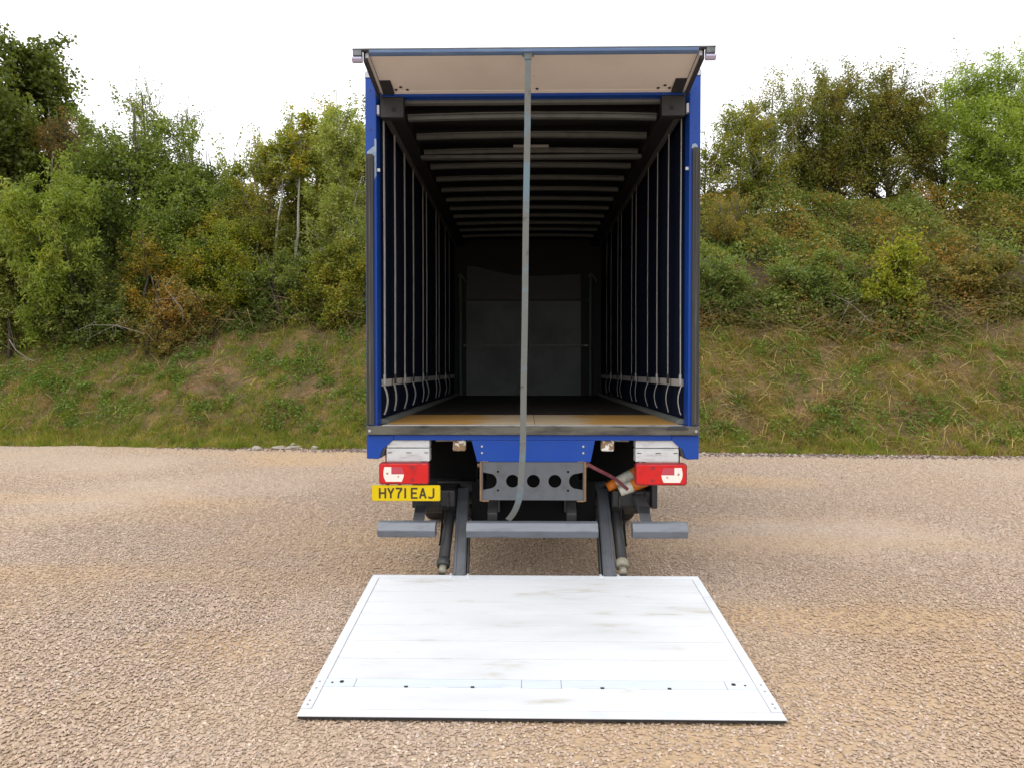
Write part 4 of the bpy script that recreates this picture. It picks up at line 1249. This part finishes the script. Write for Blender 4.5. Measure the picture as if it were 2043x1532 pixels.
roof = box('roof_skin', [M['roof_in']][0], T, -1.27, 1.27, 0.155, L + 0.02, 3.90, 3.93)
for k in range(12):
    y = 0.33 + 0.443 * k
    r1 = random.Random(k)
    w = 1.0
    b = MB()
    # a shallow arch: top-hat section
    n = 12
    for (dy0, dy1, z0, z1) in ((-0.025, 0.025, 0.0, 0.03), (-0.05, -0.026, 0.031, 0.036), (0.026, 0.05, 0.031, 0.036)):
        vs, fs = [], []
        for i in range(n + 1):
            x = -w + 2 * w * i / n
            zc = 3.782 + 0.016 * (1 - (x / w) ** 2) + r1.uniform(-0.001, 0.001)
            vs += [(x, y + dy0, zc + z0), (x, y + dy1, zc + z0), (x, y + dy1, zc + z1), (x, y + dy0, zc + z1)]
        for i in range(n):
            for q in range(4):
                a, c = i * 4 + q, i * 4 + (q + 1) % 4
                fs.append((a, c, c + 4, a + 4))
        fs += [(0, 1, 2, 3), (n * 4 + 3, n * 4 + 2, n * 4 + 1, n * 4)]
        b.add(vs, fs)
    if k == 2:
        b.box(-1.03, 1.03, y - 0.035, y + 0.035, 3.745, 3.774)
    b.build('roof_bow', M['bow'], T, bevel=0.002)
box('interior_lamp', M['lamp_in'], T, -0.16, 0.16, 0.93, 0.985, 3.765, 3.785, bevel=0.004)

bh = box('bulkhead', M['bulk_dark'], T, -1.24, 1.24, L + 0.001, L + 0.06, 1.2, 3.899)
MB().prism_y([(-1.01, 1.352), (0.87, 1.352), (0.87, 2.150), (-1.01, 2.150)], L - 0.02, L - 0.001).build('lining_panel', M['bulk'], bh, bevel=0.003)
MB().prism_y([(-1.01, 2.182), (0.87, 2.182), (0.87, 2.895), (-1.01, 2.895)], L - 0.02, L - 0.001).build('lining_panel', M['bulk'], bh, bevel=0.003)
top = [(-0.98, 3.50)] + [(-0.98 + 1.85 * i / 12, 3.50 - 0.20 * math.sin(min(1, i / 7) * math.pi / 2) + (0.03 * (i - 7) / 5 if i > 7 else 0)) for i in range(1, 13)]
MB().prism_y([(-1.01, 2.915), (0.87, 2.915), (0.86, top[-1][1] - 0.03)] + top[::-1][:-1] + [(-0.99, 3.47)], L - 0.025, L - 0.001).build('lining_panel', mat('grey_upper_lining', (0.072, 0.070, 0.066), 0.7), bh, bevel=0.003)
for z in (2.152, 2.897):
    lr = MB().box(-1.05, 1.0, L - 0.035, L - 0.021, z, z + 0.028)
    lr = lr.build('lashing_rail', M['cant'] if z > 2.5 else M['floor_rail'], bh, bevel=0.002)
    if z < 2.5:
        hm = MB()
        for i in range(46):
            x = -1.02 + i * 0.0425
            hm.box(x, x + 0.02, L - 0.0372, L - 0.0352, z + 0.006, z + 0.022)
        hm.build('rail_slots', M['hole'], lr)
for x in (-1.10, 1.02):
    MB().tube([(x, L - 0.08, 1.352), (x, L - 0.08, 3.3)], 0.03, 10).build('corner_pole', M['green_pole'], bh)
    MB().ribbon([(x - 0.04, L - 0.12, 3.28), (x, L - 0.13, 3.33), (x + 0.05, L - 0.12, 3.27), (x + 0.09, L - 0.115, 3.2)], 0.05, 0.006, (0, 1, 0.3)).build('tie_strap', M['webbing'], bh)

# --- lamps, brackets and number plate
def rounded(x0, x1, z0, z1, r, left_bow=0.0, right_bow=0.0, n=5):
    pts = []
    for cx, cz, a0 in ((x1 - r, z1 - r, 0), (x0 + r, z1 - r, 90), (x0 + r, z0 + r, 180), (x1 - r, z0 + r, 270)):
        for k in range(n):
            a = R(a0 + 90 * k / (n - 1))
            pts.append([cx + r * math.cos(a), cz + r * math.sin(a)])
    zc, h = (z0 + z1) / 2, (z1 - z0) / 2
    for p in pts:
        f = 1 - ((p[1] - zc) / h) ** 2
        if p[0] < (x0 + x1) / 2:
            p[0] -= left_bow * f
        else:
            p[0] += right_bow * f
    return [tuple(p) for p in pts]


def tail_light(s, x_in, x_out, z0, z1, tilt):
    w = abs(x_out - x_in)

    def P(u):                                     # u: 0 at the outer end, 1 at the inner end
        return x_out + (x_in - x_out) * u
    lamp = MB()
    xa, xb = sorted((x_in, x_out))
    lamp.prism_y(rounded(xa, xb, z0, z1, 0.018, 0.010 if s < 0 else 0, 0.010 if s > 0 else 0), -0.028, 0.03)
    lamp = lamp.build('tail_light', M['dark_red'], T, bevel=0.004)
    a, b = sorted((P(0.02), P(0.985)))
    lens = MB().prism_y(rounded(a, b, z0 + 0.009, z1 - 0.008, 0.014, 0.006 if s < 0 else 0, 0.006 if s > 0 else 0), -0.038, -0.0285)
    lens.build('red_lens', M['red'], lamp, bevel=0.004)
    zb, zt, zm = z0 + 0.023, z1 - 0.032, (z0 + z1) / 2 - 0.004
    # clear L-shaped window and the smoky red quarter beside it
    u = [0.085, 0.245, 0.50]
    cl = [(P(u[0] + 0.02), zt), (P(u[1]), zt), (P(u[1]), zm), (P(u[2]), zm), (P(u[2] - 0.012), zb + 0.03), (P(u[2] - 0.045), zb), (P(u[0] + 0.05), zb), (P(u[0] + 0.012), zb + 0.03), (P(u[0]), zm), (P(u[0] + 0.004), zt - 0.03)]
    MB().prism_y(cl, -0.0405, -0.0383).build('clear_lens', M['clear'], lamp)
    pk = [(P(u[1] + 0.005), zt), (P(u[2] - 0.04), zt), (P(u[2] - 0.012), zt - 0.03), (P(u[2]), zm + 0.003), (P(u[1] + 0.005), zm + 0.003)]
    MB().prism_y(pk, -0.0403, -0.0383).build('smoky_lens', M['pink'], lamp)
    for (uu, zz, r) in ((0.165, zm + 0.006, 0.009), (0.385, zm - 0.018, 0.007)):
        MB().tube([(P(uu), -0.0415, zz), (P(uu), -0.0404, zz)], r, 10).build('bulb', M['bulb'], lamp)
    for (uu, zz, r) in ((0.67, zb + 0.015, 0.014), (0.67, zt - 0.002, 0.016), (0.86, zm, 0.019), (0.86, zb + 0.012, 0.010)):
        MB().tube([(P(uu), -0.0392, zz), (P(uu), -0.0382, zz)], r, 14).build('reflector_dish', M['dark_red'] if r < 0.018 and uu < 0.8 else M['red'], lamp)
    for (uu, zz) in ((0.15, z1 - 0.006), (0.81, z1 - 0.008), (0.15, z0 + 0.006), (0.81, z0 + 0.007)):
        MB().tube([(P(uu), -0.041, zz), (P(uu), -0.036, zz)], 0.005, 8).build('screw', M['dark_red'], lamp)
    return lamp


tail_light(-1, -0.790, -1.170, 0.895, 1.062, 0)
tail_light(1, 0.788, 1.175, 0.893, 1.060, 0)
for s, (xa, xb) in ((-1, (-1.125, -0.792)), (1, (0.795, 1.125))):
    br = MB()
    br.box(xa, xb, 0.015, 0.12, 1.065, 1.166)
    br.box(xa, xb, 0.018, 0.12, 1.171, 1.231)
    br = br.build('lamp_bracket', M['silver'], T, bevel=0.006)
    w = xb - xa
    for u0, u1 in ((0.03, 0.13), (0.46, 0.58), (0.88, 0.97)):
        box('slot', M['hole'], br, xa + w * u0, xa + w * u1, 0.0125, 0.0155, 1.131, 1.136)
    xo = xa - 0.006 if s < 0 else xb + 0.006
    MB().tube([(xo, 0.03, 1.05), (xo, 0.03, 1.16), (xo - s * 0.01, 0.04, 1.20)], 0.006, 6).build('lamp_cable', M['maroon'] if s < 0 else M['black_trim'], T)

plate = MB().prism_y(rounded(-1.228, -0.706, 0.770, 0.886, 0.010), -0.030, -0.024)
plate = plate.build('number_plate', M['yellow'], T, bevel=0.001)
MB().prism_y(rounded(-1.231, -0.703, 0.767, 0.889, 0.011), -0.0235, -0.019).build('plate_back', M['plate_edge'], plate)
for x in (-1.125, -1.03):
    box('plate_bracket', M['dark_steel'], plate, x, x + 0.02, -0.018, 0.02, 0.86, 0.905)
GLY = {  # strokes in a 1 x 1.58 cell
    'H': [((0.07, 0), (0.07, 1.58)), ((0.93, 0), (0.93, 1.58)), ((0.0, 0.80), (1.0, 0.80))],
    'Y': [((0.5, 0), (0.5, 0.75)), ((0.5, 0.72), (0.06, 1.58)), ((0.5, 0.72), (0.94, 1.58))],
    '7': [((0.0, 1.51), (0.98, 1.51)), ((0.93, 1.50), (0.45, 0.75)), ((0.45, 0.77), (0.38, 0.0))],
    '1': [((0.5, 0), (0.5, 1.58))],
    'E': [((0.07, 0), (0.07, 1.58)), ((0.0, 0.07), (0.96, 0.07)), ((0.0, 0.80), (0.82, 0.80)), ((0.0, 1.51), (0.96, 1.51))],
    'A': [((0.05, 0), (0.5, 1.58)), ((0.95, 0), (0.5, 1.58)), ((0.2, 0.50), (0.8, 0.50))],
    'J': [((0.88, 0.35), (0.88, 1.58)), ((0.88, 0.36), (0.80, 0.16)), ((0.80, 0.18), (0.55, 0.07)), ((0.60, 0.07), (0.25, 0.10)), ((0.28, 0.08), (0.08, 0.24))],
}
cx = -1.172
for ch in 'HY71 EAJ':
    if ch == ' ':
        cx += 0.024
        continue
    wch = 0.018 if ch == '1' else 0.050
    sc = 0.050
    gm = MB()
    for kk, ((x0, z0), (x1, z1)) in enumerate(GLY[ch]):
        if ch == '1':
            x0 = x1 = 0.18
        a, b_ = Vector((x0, z0)), Vector((x1, z1))
        t = (b_ - a).normalized()
        nrm = Vector((-t.y, t.x)) * 0.14
        y0 = -0.0312 - kk * 0.0001
        gm.prism_y([(cx + p.x * sc, 0.789 + p.y * sc) for p in (a + nrm, b_ + nrm, b_ - nrm, a - nrm)], y0, -0.0302 + 0.0)
    gm.build('character', M['ink'], plate)
    cx += wch + 0.0135

# --- perforated grey beam in the middle
def plate_with_holes(name, outline, holes, y0, y1, m, parent):
    cu_ = bpy.data.curves.new(name, 'CURVE')
    cu_.dimensions = '2D'
    cu_.fill_mode = 'BOTH'
    cu_.extrude = (y1 - y0) / 2
    for pts in [outline] + holes:
        sp = cu_.splines.new('POLY')
        sp.points.add(len(pts) - 1)
        for p, (x, z) in zip(sp.points, pts):
            p.co = (x, z, 0, 1)
        sp.use_cyclic_u = True
    tmp = bpy.data.objects.new('tmp', cu_)
    me = bpy.data.meshes.new_from_object(tmp)
    bpy.data.objects.remove(tmp)
    for v in me.vertices:
        v.co = Vector((v.co.x, (y0 + y1) / 2 - v.co.z, v.co.y))
    me.materials.clear()
    me.materials.append(m)
    return link(name, me, parent)


def circ(cx, cz, r, n=24):
    return [(cx + r * math.cos(2 * math.pi * k / n), cz + r * math.sin(2 * math.pi * k / n)) for k in range(n)]


def dcut(x_edge, s, zc):
    """round-nosed slot that opens to the end of the beam"""
    pts = [(x_edge, zc + 0.068), (x_edge + s * 0.045, zc + 0.06)]
    for k in range(9):
        a = R(80 - 160 * k / 8)
        pts.append((x_edge + s * (0.052 + 0.055 * math.cos(a)), zc + 0.058 * math.sin(a)))
    pts += [(x_edge + s * 0.045, zc - 0.06), (x_edge, zc - 0.068)]
    return pts


ZC = 0.918
beam = plate_with_holes('perforated_beam', [(-0.385, 0.772), (0.397, 0.772), (0.397, 1.064), (-0.385, 1.064)],
                        [circ(-0.150, ZC, 0.050), circ(0.010, ZC, 0.050), circ(0.175, ZC, 0.050), dcut(-0.378, 1, ZC), dcut(0.390, -1, ZC),
                         circ(-0.262, ZC + 0.072, 0.009, 10), circ(-0.262, ZC - 0.072, 0.009, 10), circ(0.276, ZC + 0.072, 0.009, 10), circ(0.276, ZC - 0.072, 0.009, 10)], 0.0, 0.012, M['grey_steel'], T)
for s, xe in ((-1, -0.386), (1, 0.398)):
    fm = MB()
    fm.box(*sorted((xe, xe + s * 0.016)), -0.012, 0.07, 0.764, 1.068)
    fm.box(*sorted((xe - s * 0.055, xe)), -0.010, 0.05, 0.760, 0.7715)
    fm.box(*sorted((xe - s * 0.05, xe)), -0.006, 0.05, 1.0645, 1.071)
    fm.build('rusty_flange', M['rust'], beam, bevel=0.003)
    MB().tube([(xe + s * 0.016, 0.03, 1.035), (xe + s * 0.035, 0.03, 1.035)], 0.016, 6).build('bolt', M['rust'], beam)
box('cross_panel', M['black'], T, -0.50, 0.53, 0.44, 0.46, 0.49, 0.84, bevel=0.004)
for xx in (-0.30, 0.31):
    box('panel_strut', M['hanger'], T, xx - 0.04, xx + 0.04, 0.38, 0.439, 0.60, 0.80, bevel=0.004)
for s in (-1, 1):
    box('blackout_sheet', M['black'], T, *sorted((s * 0.47, s * 0.99)), 1.02, 1.03, 0.50, 1.24, bevel=0.003)  # added black sheets that darken the view through the underbody
box('beam_back', M['black'], T, -0.36, 0.37, 0.16, 0.18, 0.78, 1.06)

# --- rusty galvanised mounts and rods under the sill
for xa, xb in ((-0.612, -0.512), (0.532, 0.632)):
    box('sill_mount', M['rust_white'], T, xa, xb, 0.02, 0.10, 1.145, 1.2315, bevel=0.012)
for xa, xb in ((-0.785, -0.475), (0.632, 0.792)):
    MB().tube([(xa, 0.35, 1.20), (xb, 0.35, 1.20)], 0.016, 10).build('cross_rod', M['chrome'], T, smooth=True)

# --- underrun bars
def bar_profile(x0, x1, name='underrun_bar'):
    return MB().prism_x([(-0.024, 0.487), (-0.052, 0.540), (-0.052, 0.546), (-0.012, 0.597), (0.0, 0.60), (0.06, 0.60), (0.06, 0.485), (-0.018, 0.485)], x0, x1).build(name, M['bar_steel'], T, bevel=0.004)


bar_profile(-0.505, 0.505)
ub_l = bar_profile(-1.188, -0.742)
ub_r = bar_profile(0.768, 1.188)
for s, ub in ((-1, ub_l), (1, ub_r)):
    hx = s * 0.86
    hg = MB()
    path = [(hx - s * 0.02, 0.5, 0.80), (hx, 0.3, 0.74), (hx + s * 0.02, 0.12, 0.67), (hx + s * 0.025, 0.06, 0.600)]
    for i in range(3):
        a, b_ = path[i], path[i + 1]
        vs = []
        for (x, y, z) in (a, b_):
            vs += [(x - 0.045, y - 0.02, z - 0.02), (x + 0.045, y - 0.02, z - 0.02), (x + 0.045, y + 0.03, z + 0.03), (x - 0.045, y + 0.03, z + 0.03)]
        hg.add(vs, [(0, 1, 2, 3), (7, 6, 5, 4), (0, 4, 5, 1), (1, 5, 6, 2), (2, 6, 7, 3), (3, 7, 4, 0)])
    hg.build('bar_hanger', M['hanger'], T, bevel=0.004)
for s in (-1, 1):
    MB().prism_x([(0.05, 0.601), (0.03, 0.66), (0.30, 0.86), (0.36, 0.86), (0.10, 0.601)], *sorted((s * 0.27, s * 0.345))).build('bar_hanger', M['dark_steel'], T, bevel=0.004)

# --- tail lift: mounts, cross tube, arms, rams
MB().tube([(-0.95, 0.72, 0.70), (0.98, 0.72, 0.70)], 0.10, 16).build('lift_cross_tube', M['dark_steel'], T, smooth=True)
for s, xa, xb in ((-1, -0.935, -0.625), (1, 0.655, 0.975)):
    mt = MB()
    mt.prism_x([(0.32, 0.79), (0.32, 0.66), (0.40, 0.585), (0.85, 0.56), (0.95, 0.79)], xa, xb)
    mt = mt.build('lift_mount', M['dark_steel'], T, bevel=0.015)
    for xx in (xa + 0.05, (xa + xb) / 2 + 0.02, xb - 0.06):
        MB().prism_x([(0.28, 0.74), (0.28, 0.66), (0.319, 0.63), (0.319, 0.78)], xx, xx + 0.012).build('mount_rib', M['dark_steel'], mt, bevel=0.002)
    xo = xa - 0.012 if s < 0 else xb + 0.012
    box('side_plate', M['black_trim'], mt, *sorted((xo - 0.02, xo + 0.025)), 0.26, 0.60, 0.655, 0.845, bevel=0.006)
MB().prism_y([(-0.945, 0.805), (-0.928, 0.805), (-0.928, 0.775), (-0.900, 0.775), (-0.900, 0.757), (-0.945, 0.757)], 0.245, 0.25).build('white_bracket', M['white_cap'], T)


def bar_between(name, a, b, w, h, m, parent, bevel=0.006):
    """box section of width w (x) and height h from a to b"""
    a, b = Vector(a), Vector(b)
    t = (b - a).normalized()
    up = Vector((1, 0, 0)).cross(t).normalized()
    sx = t.cross(up).normalized()
    vs = []
    for p in (a, b):
        for (i, j) in ((-1, -1), (1, -1), (1, 1), (-1, 1)):
            vs.append(p + sx * i * w / 2 + up * j * h / 2)
    mb = MB().add(vs, [(0, 1, 2, 3), (7, 6, 5, 4), (0, 4, 5, 1), (1, 5, 6, 2), (2, 6, 7, 3), (3, 7, 4, 0)])
    return mb.build(name, m, parent, bevel)


for s, top_, bot in ((-1, (-0.575, 0.56, 0.735), (-0.552, -0.085, 0.165)), (1, (0.600, 0.56, 0.735), (0.585, -0.085, 0.165))):
    arm = bar_between('lift_arm', top_, bot, 0.098, 0.11, M['arm_steel'], T)
    d = Vector(bot) - Vector(top_)
    up = Vector((1, 0, 0)).cross(d.normalized()).normalized()
    if up.y > 0:
        up = -up
    for e in (-1, 1):
        a = Vector(top_) + d * 0.06 + up * 0.058 + Vector((e * 0.033, 0, 0))
        b_ = Vector(top_) + d * 0.97 + up * 0.058 + Vector((e * 0.033, 0, 0))
        bar_between('arm_flange', a, b_, 0.014, 0.008, M['arm_steel'], arm, 0.002)
    hx = s * 1
    pl = bar_between('arm_side_plate', Vector(top_) + d * 0.35 + Vector((-s * 0.060, 0.02, 0)), Vector(bot) + Vector((-s * 0.062, 0.03, 0.0)), 0.012, 0.10, M['black_trim'], arm, 0.003)
    MB().tube([(bot[0] - 0.085, -0.09, 0.15), (bot[0] + 0.085, -0.09, 0.15)], 0.026, 12).build('hinge_pin', M['dark_steel'], arm, smooth=True)
for s, tp, bt in ((-1, (-0.672, 0.55, 0.70), (-0.685, -0.055, 0.235)), (1, (0.700, 0.55, 0.70), (0.692, -0.055, 0.235))):
    tp, bt = Vector(tp), Vector(bt)
    d = bt - tp
    ram = MB().tube([tp, tp + d * 0.86], 0.044, 16).build('lift_ram', M['black_trim'], T, smooth=True)
    cl = MB()
    cl.tube([tp + d * 0.86, tp + d * 0.875, tp + d * 0.93, tp + d * 0.945], [0.046, 0.052, 0.052, 0.046], 16)
    cl.build('ram_collar', M['collar'] if s > 0 else M['dark_steel'], ram, smooth=True)
    MB().tube([tp + d * 0.945, tp + d * 1.02], 0.030, 12).build('ram_rod', M['collar'], ram, smooth=True)
    ho = [tp + d * u + Vector((s * (0.05 if 0.1 < u < 0.7 else 0.02), -0.02 - 0.04 * math.sin(u * 6), 0.03 * math.sin(u * 9))) for u in [i / 12 for i in range(9)]]
    MB().tube(ho, 0.009, 6).build('hydraulic_hose', M['black'], ram, smooth=True)

# --- tail lift platform, lying with its tip on the gravel
PX0, PX1 = -1.207, 1.247
PY0, PLEN, PZ0, PDROP = -0.094, 1.752, 0.218, 0.187


def pp(x, t, h=0.0):
    """point on the platform's top face: t 0 at the hinge, 1 at the tip"""
    return (x, PY0 - PLEN * t, PZ0 - PDROP * t + h)


def pslab(x0, x1, t0, t1, lo, hi, lo1=None):
    lo1 = lo if lo1 is None else lo1
    vs = [pp(x0, t0, lo), pp(x1, t0, lo), pp(x1, t1, lo1), pp(x0, t1, lo1), pp(x0, t0, hi), pp(x1, t0, hi), pp(x1, t1, hi), pp(x0, t1, hi)]
    return MB().add(vs, [(0, 1, 2, 3), (7, 6, 5, 4), (0, 4, 5, 1), (1, 5, 6, 2), (2, 6, 7, 3), (3, 7, 4, 0)])


plat = pslab(PX0 + 0.006, PX1 - 0.006, 0.004, 0.985, -0.075, -0.0055, -0.013).build('lift_platform', M['plank_gap'], T)
rw = 0.056
edges = [0.0, 0.036, 0.100, 0.164, 0.262, 0.357, 0.448, 0.564, 0.683, 0.805]
for i in range(len(edges) - 1):
    xi0, xi1 = (PX0 + rw + 0.001, PX1 - rw - 0.001) if i > 0 else (PX0, PX1)
    g_ = 0.0011 if i else 0.0015
    lo = 0.0
    p = pslab(xi0, xi1, edges[i] + g_, edges[i + 1] - g_, -0.005, 0.002 if i == 0 else 0.0)
    p.build('platform_plank', M['plank'] if i else M['plank_rail'], plat, bevel=0.0012)
for x0, x1 in ((PX0, PX0 + rw), (PX1 - rw, PX1)):
    pslab(x0, x1, 0.0375, 0.8055, -0.07, 0.006, -0.025).build('side_rail', M['plank_rail'], plat, bevel=0.002)
    pslab(x0, x1, 0.8068, 0.9650, -0.02, 0.0055, -0.012).build('tip_side_rail', M['plank_rail'], plat, bevel=0.002)
    for t in (0.83, 0.865, 0.93, 0.95):
        xc = (x0 + x1) / 2
        MB().tube([pp(xc, t, 0.0055), pp(xc, t, 0.0078)], 0.007, 8).build('rivet', M['alu'], plat)
# hinge band, split in the middle, with its knuckles
xm0, xm1 = -0.075, 0.140
for x0, x1 in ((PX0 + rw + 0.001, -0.985), (-0.982, xm0 - 0.0015), (xm0 + 0.0015, xm1 - 0.0015), (xm1 + 0.0015, 1.030), (1.033, PX1 - rw - 0.001)):
    pslab(x0, x1, 0.8065, 0.8500, -0.005, 0.001).build('hinge_band', M['plank_band'], plat, bevel=0.001)
for x in (-0.70, -0.34, 0.36, 0.72):
    pslab(x - 0.010, x + 0.010, 0.8455, 0.8535, -0.003, 0.0025).build('hinge_gap', M['hole'], plat)
for x in (-0.52, -0.13, 0.19, 0.53):
    pslab(x - 0.045, x + 0.045, 0.8505, 0.8585, -0.003, 0.0022).build('hinge_knuckle', M['plank'], plat, bevel=0.001)
pslab(PX0 + rw + 0.001, PX1 - rw - 0.001, 0.8515, 0.9645, -0.005, 0.0).build('tip_plate', M['plank'], plat, bevel=0.0012)
pslab(PX0, PX1, 0.9662, 1.0, -0.006, 0.0005, -0.005).build('tip_edge', M['plank_rail'], plat, bevel=0.0015)
pslab(PX0 + 0.004, PX1 - 0.004, 0.975, 0.9968, -0.021, -0.0065).build('tip_shade_strip', M['black_trim'], plat)  # black strip standing in for the shade under the undercut lip
for x, t in ((-1.06, 0.825), (1.075, 0.825), (-1.11, 0.83), (1.135, 0.83)):
    MB().tube([pp(x, t, 0.001), pp(x, t, 0.004)], 0.012 if abs(x) < 1.1 else 0.006, 8).build('latch_hole', M['hole'], plat)
for x in (-0.552, 0.585):
    box('hinge_lug', M['plank_rail'], plat, x - 0.075, x - 0.055, -0.13, -0.06, 0.09, 0.222, bevel=0.004)
    box('hinge_lug', M['plank_rail'], plat, x + 0.055, x + 0.075, -0.13, -0.06, 0.09, 0.222, bevel=0.004)
# dark rubber feet that keep the hinge end off the gravel
for x in (-0.8, 0.85):
    box('platform_foot', M['rubber'], plat, x - 0.05, x + 0.05, -0.35, -0.25, 0.0, 0.115, bevel=0.006)

# --- chassis, axle, wheels
for s in (-1, 1):
    ch = MB()
    ch.box(*sorted((s * 0.38, s * 0.45)), 0.30, L, 0.86, 0.885)
    ch.box(*sorted((s * 0.44, s * 0.45)), 0.30, L, 0.886, 1.10)
    ch.box(*sorted((s * 0.38, s * 0.45)), 0.30, L, 1.101, 1.12)
    ch.build('chassis_rail', M['black'], T, bevel=0.002)
    box('runner', M['black'], T, *sorted((s * 0.37, s * 0.46)), 0.16, L, 1.125, 1.265)
    box('mud_guard', M['black'], T, *sorted((s * 0.62, s * 1.19)), 2.15, 2.2, 0.45, 1.15, bevel=0.02)
    mg = MB()
    vs, fs = [], []
    for k in range(13):
        a = R(180 * k / 12)
        y, z = 2.9 + 0.64 * math.cos(a), 0.52 + 0.62 * math.sin(a)
        vs += [(s * 0.62, y, z), (s * 1.2, y, z), (s * 1.2, y, z + 0.012), (s * 0.62, y, z + 0.012)]
    for k in range(12):
        for q in range(4):
            a, c = k * 4 + q, k * 4 + (q + 1) % 4
            fs.append((a, c, c + 4, a + 4))
    fs += [(0, 1, 2, 3), (51, 50, 49, 48)]
    mg.add(vs, fs).build('wheel_arch', M['black'], T)
for k, y in enumerate((0.8, 1.5, 2.2, 3.6, 5.0)):
    box('cross_member', M['black'], T, -1.15, 1.15, y, y + 0.07, 1.20, 1.266)
MB().tube([(-0.9, 2.9, 0.5), (0.9, 2.9, 0.5)], 0.09, 12).build('axle', M['black'], T)
MB().tube([(-0.16, 2.9, 0.5), (0.16, 2.9, 0.5)], 0.2, 14).build('differential', M['black'], T)
for x in (-1.08, -0.76, 0.76, 1.08):
    prof = [(-0.13, 0.30), (-0.14, 0.40), (-0.13, 0.475), (-0.10, 0.50), (0.10, 0.50), (0.13, 0.475), (0.14, 0.40), (0.13, 0.30)]
    n = 32
    vs, fs = [], []
    for k in range(n):
        a = 2 * math.pi * k / n
        for (dx, r) in prof:
            vs.append((x + dx, 2.9 + r * math.cos(a), 0.5 + r * math.sin(a)))
    q = len(prof)
    for k in range(n):
        for i in range(q - 1):
            a, c = k * q + i, ((k + 1) % n) * q + i
            fs.append((a, a + 1, c + 1, c))
        fs.append((k * q + q - 1, k * q, ((k + 1) % n) * q, ((k + 1) % n) * q + q - 1))
    wh = MB().add(vs, fs).build('wheel', M['tyre'], T, smooth=True)
    MB().tube([(x - 0.08, 2.9, 0.5), (x + 0.08, 2.9, 0.5)], 0.295, 24).build('rim', M['grey_steel'], wh)
box('tank', M['black'], T, -1.0, -0.6, 3.9, 5.0, 0.55, 1.0, bevel=0.05)

# --- a cone and a strap stowed behind the right lamp
cone = empty('traffic_cone', (0.765, 0.37, 0.878), 'orange and white cone tucked in behind the right tail light', 'traffic cone')
ax0, ax1 = Vector((0.19, 0.01, 0.09)), Vector((-0.17, -0.01, -0.08))


def cseg(u0, u1, r0, r1, name, m, a0, a1, parent):
    d = a1 - a0
    MB().tube([a0 + d * u0, a0 + d * u1], [r0, r1], 20).build(name, m, parent, smooth=True)


cseg(0.0, 0.36, 0.064, 0.054, 'cone_body', M['cone'], ax0, ax1, cone)
cseg(0.361, 0.74, 0.055, 0.045, 'white_sleeve', M['sleeve'], ax0, ax1, cone)
cseg(0.741, 0.93, 0.044, 0.036, 'cone_tip', M['cone'], ax0, ax1, cone)
cone2 = empty('traffic_cone', (0.86, 0.29, 0.84), 'second cone, mostly orange, lying lower against the right lift bracket', 'traffic cone')
bx0, bx1 = Vector((0.11, 0.01, 0.06)), Vector((-0.15, -0.01, -0.05))
cseg(0.0, 0.62, 0.050, 0.046, 'cone_body', M['cone'], bx0, bx1, cone2)
cseg(0.621, 1.0, 0.047, 0.040, 'white_sleeve', M['sleeve'], bx0, bx1, cone2)
st = MB().ribbon([(0.405, 0.02, 1.062), (0.47, 0.05, 1.02), (0.55, 0.10, 0.975), (0.61, 0.16, 0.94), (0.68, 0.21, 0.895), (0.77, 0.235, 0.815)], 0.026, 0.005, (0.5, 0.2, 0.9)).build('ratchet_strap', M['maroon'])
tag(st, 'maroon webbing strap pulled tight from the perforated beam over the cones', 'strap')
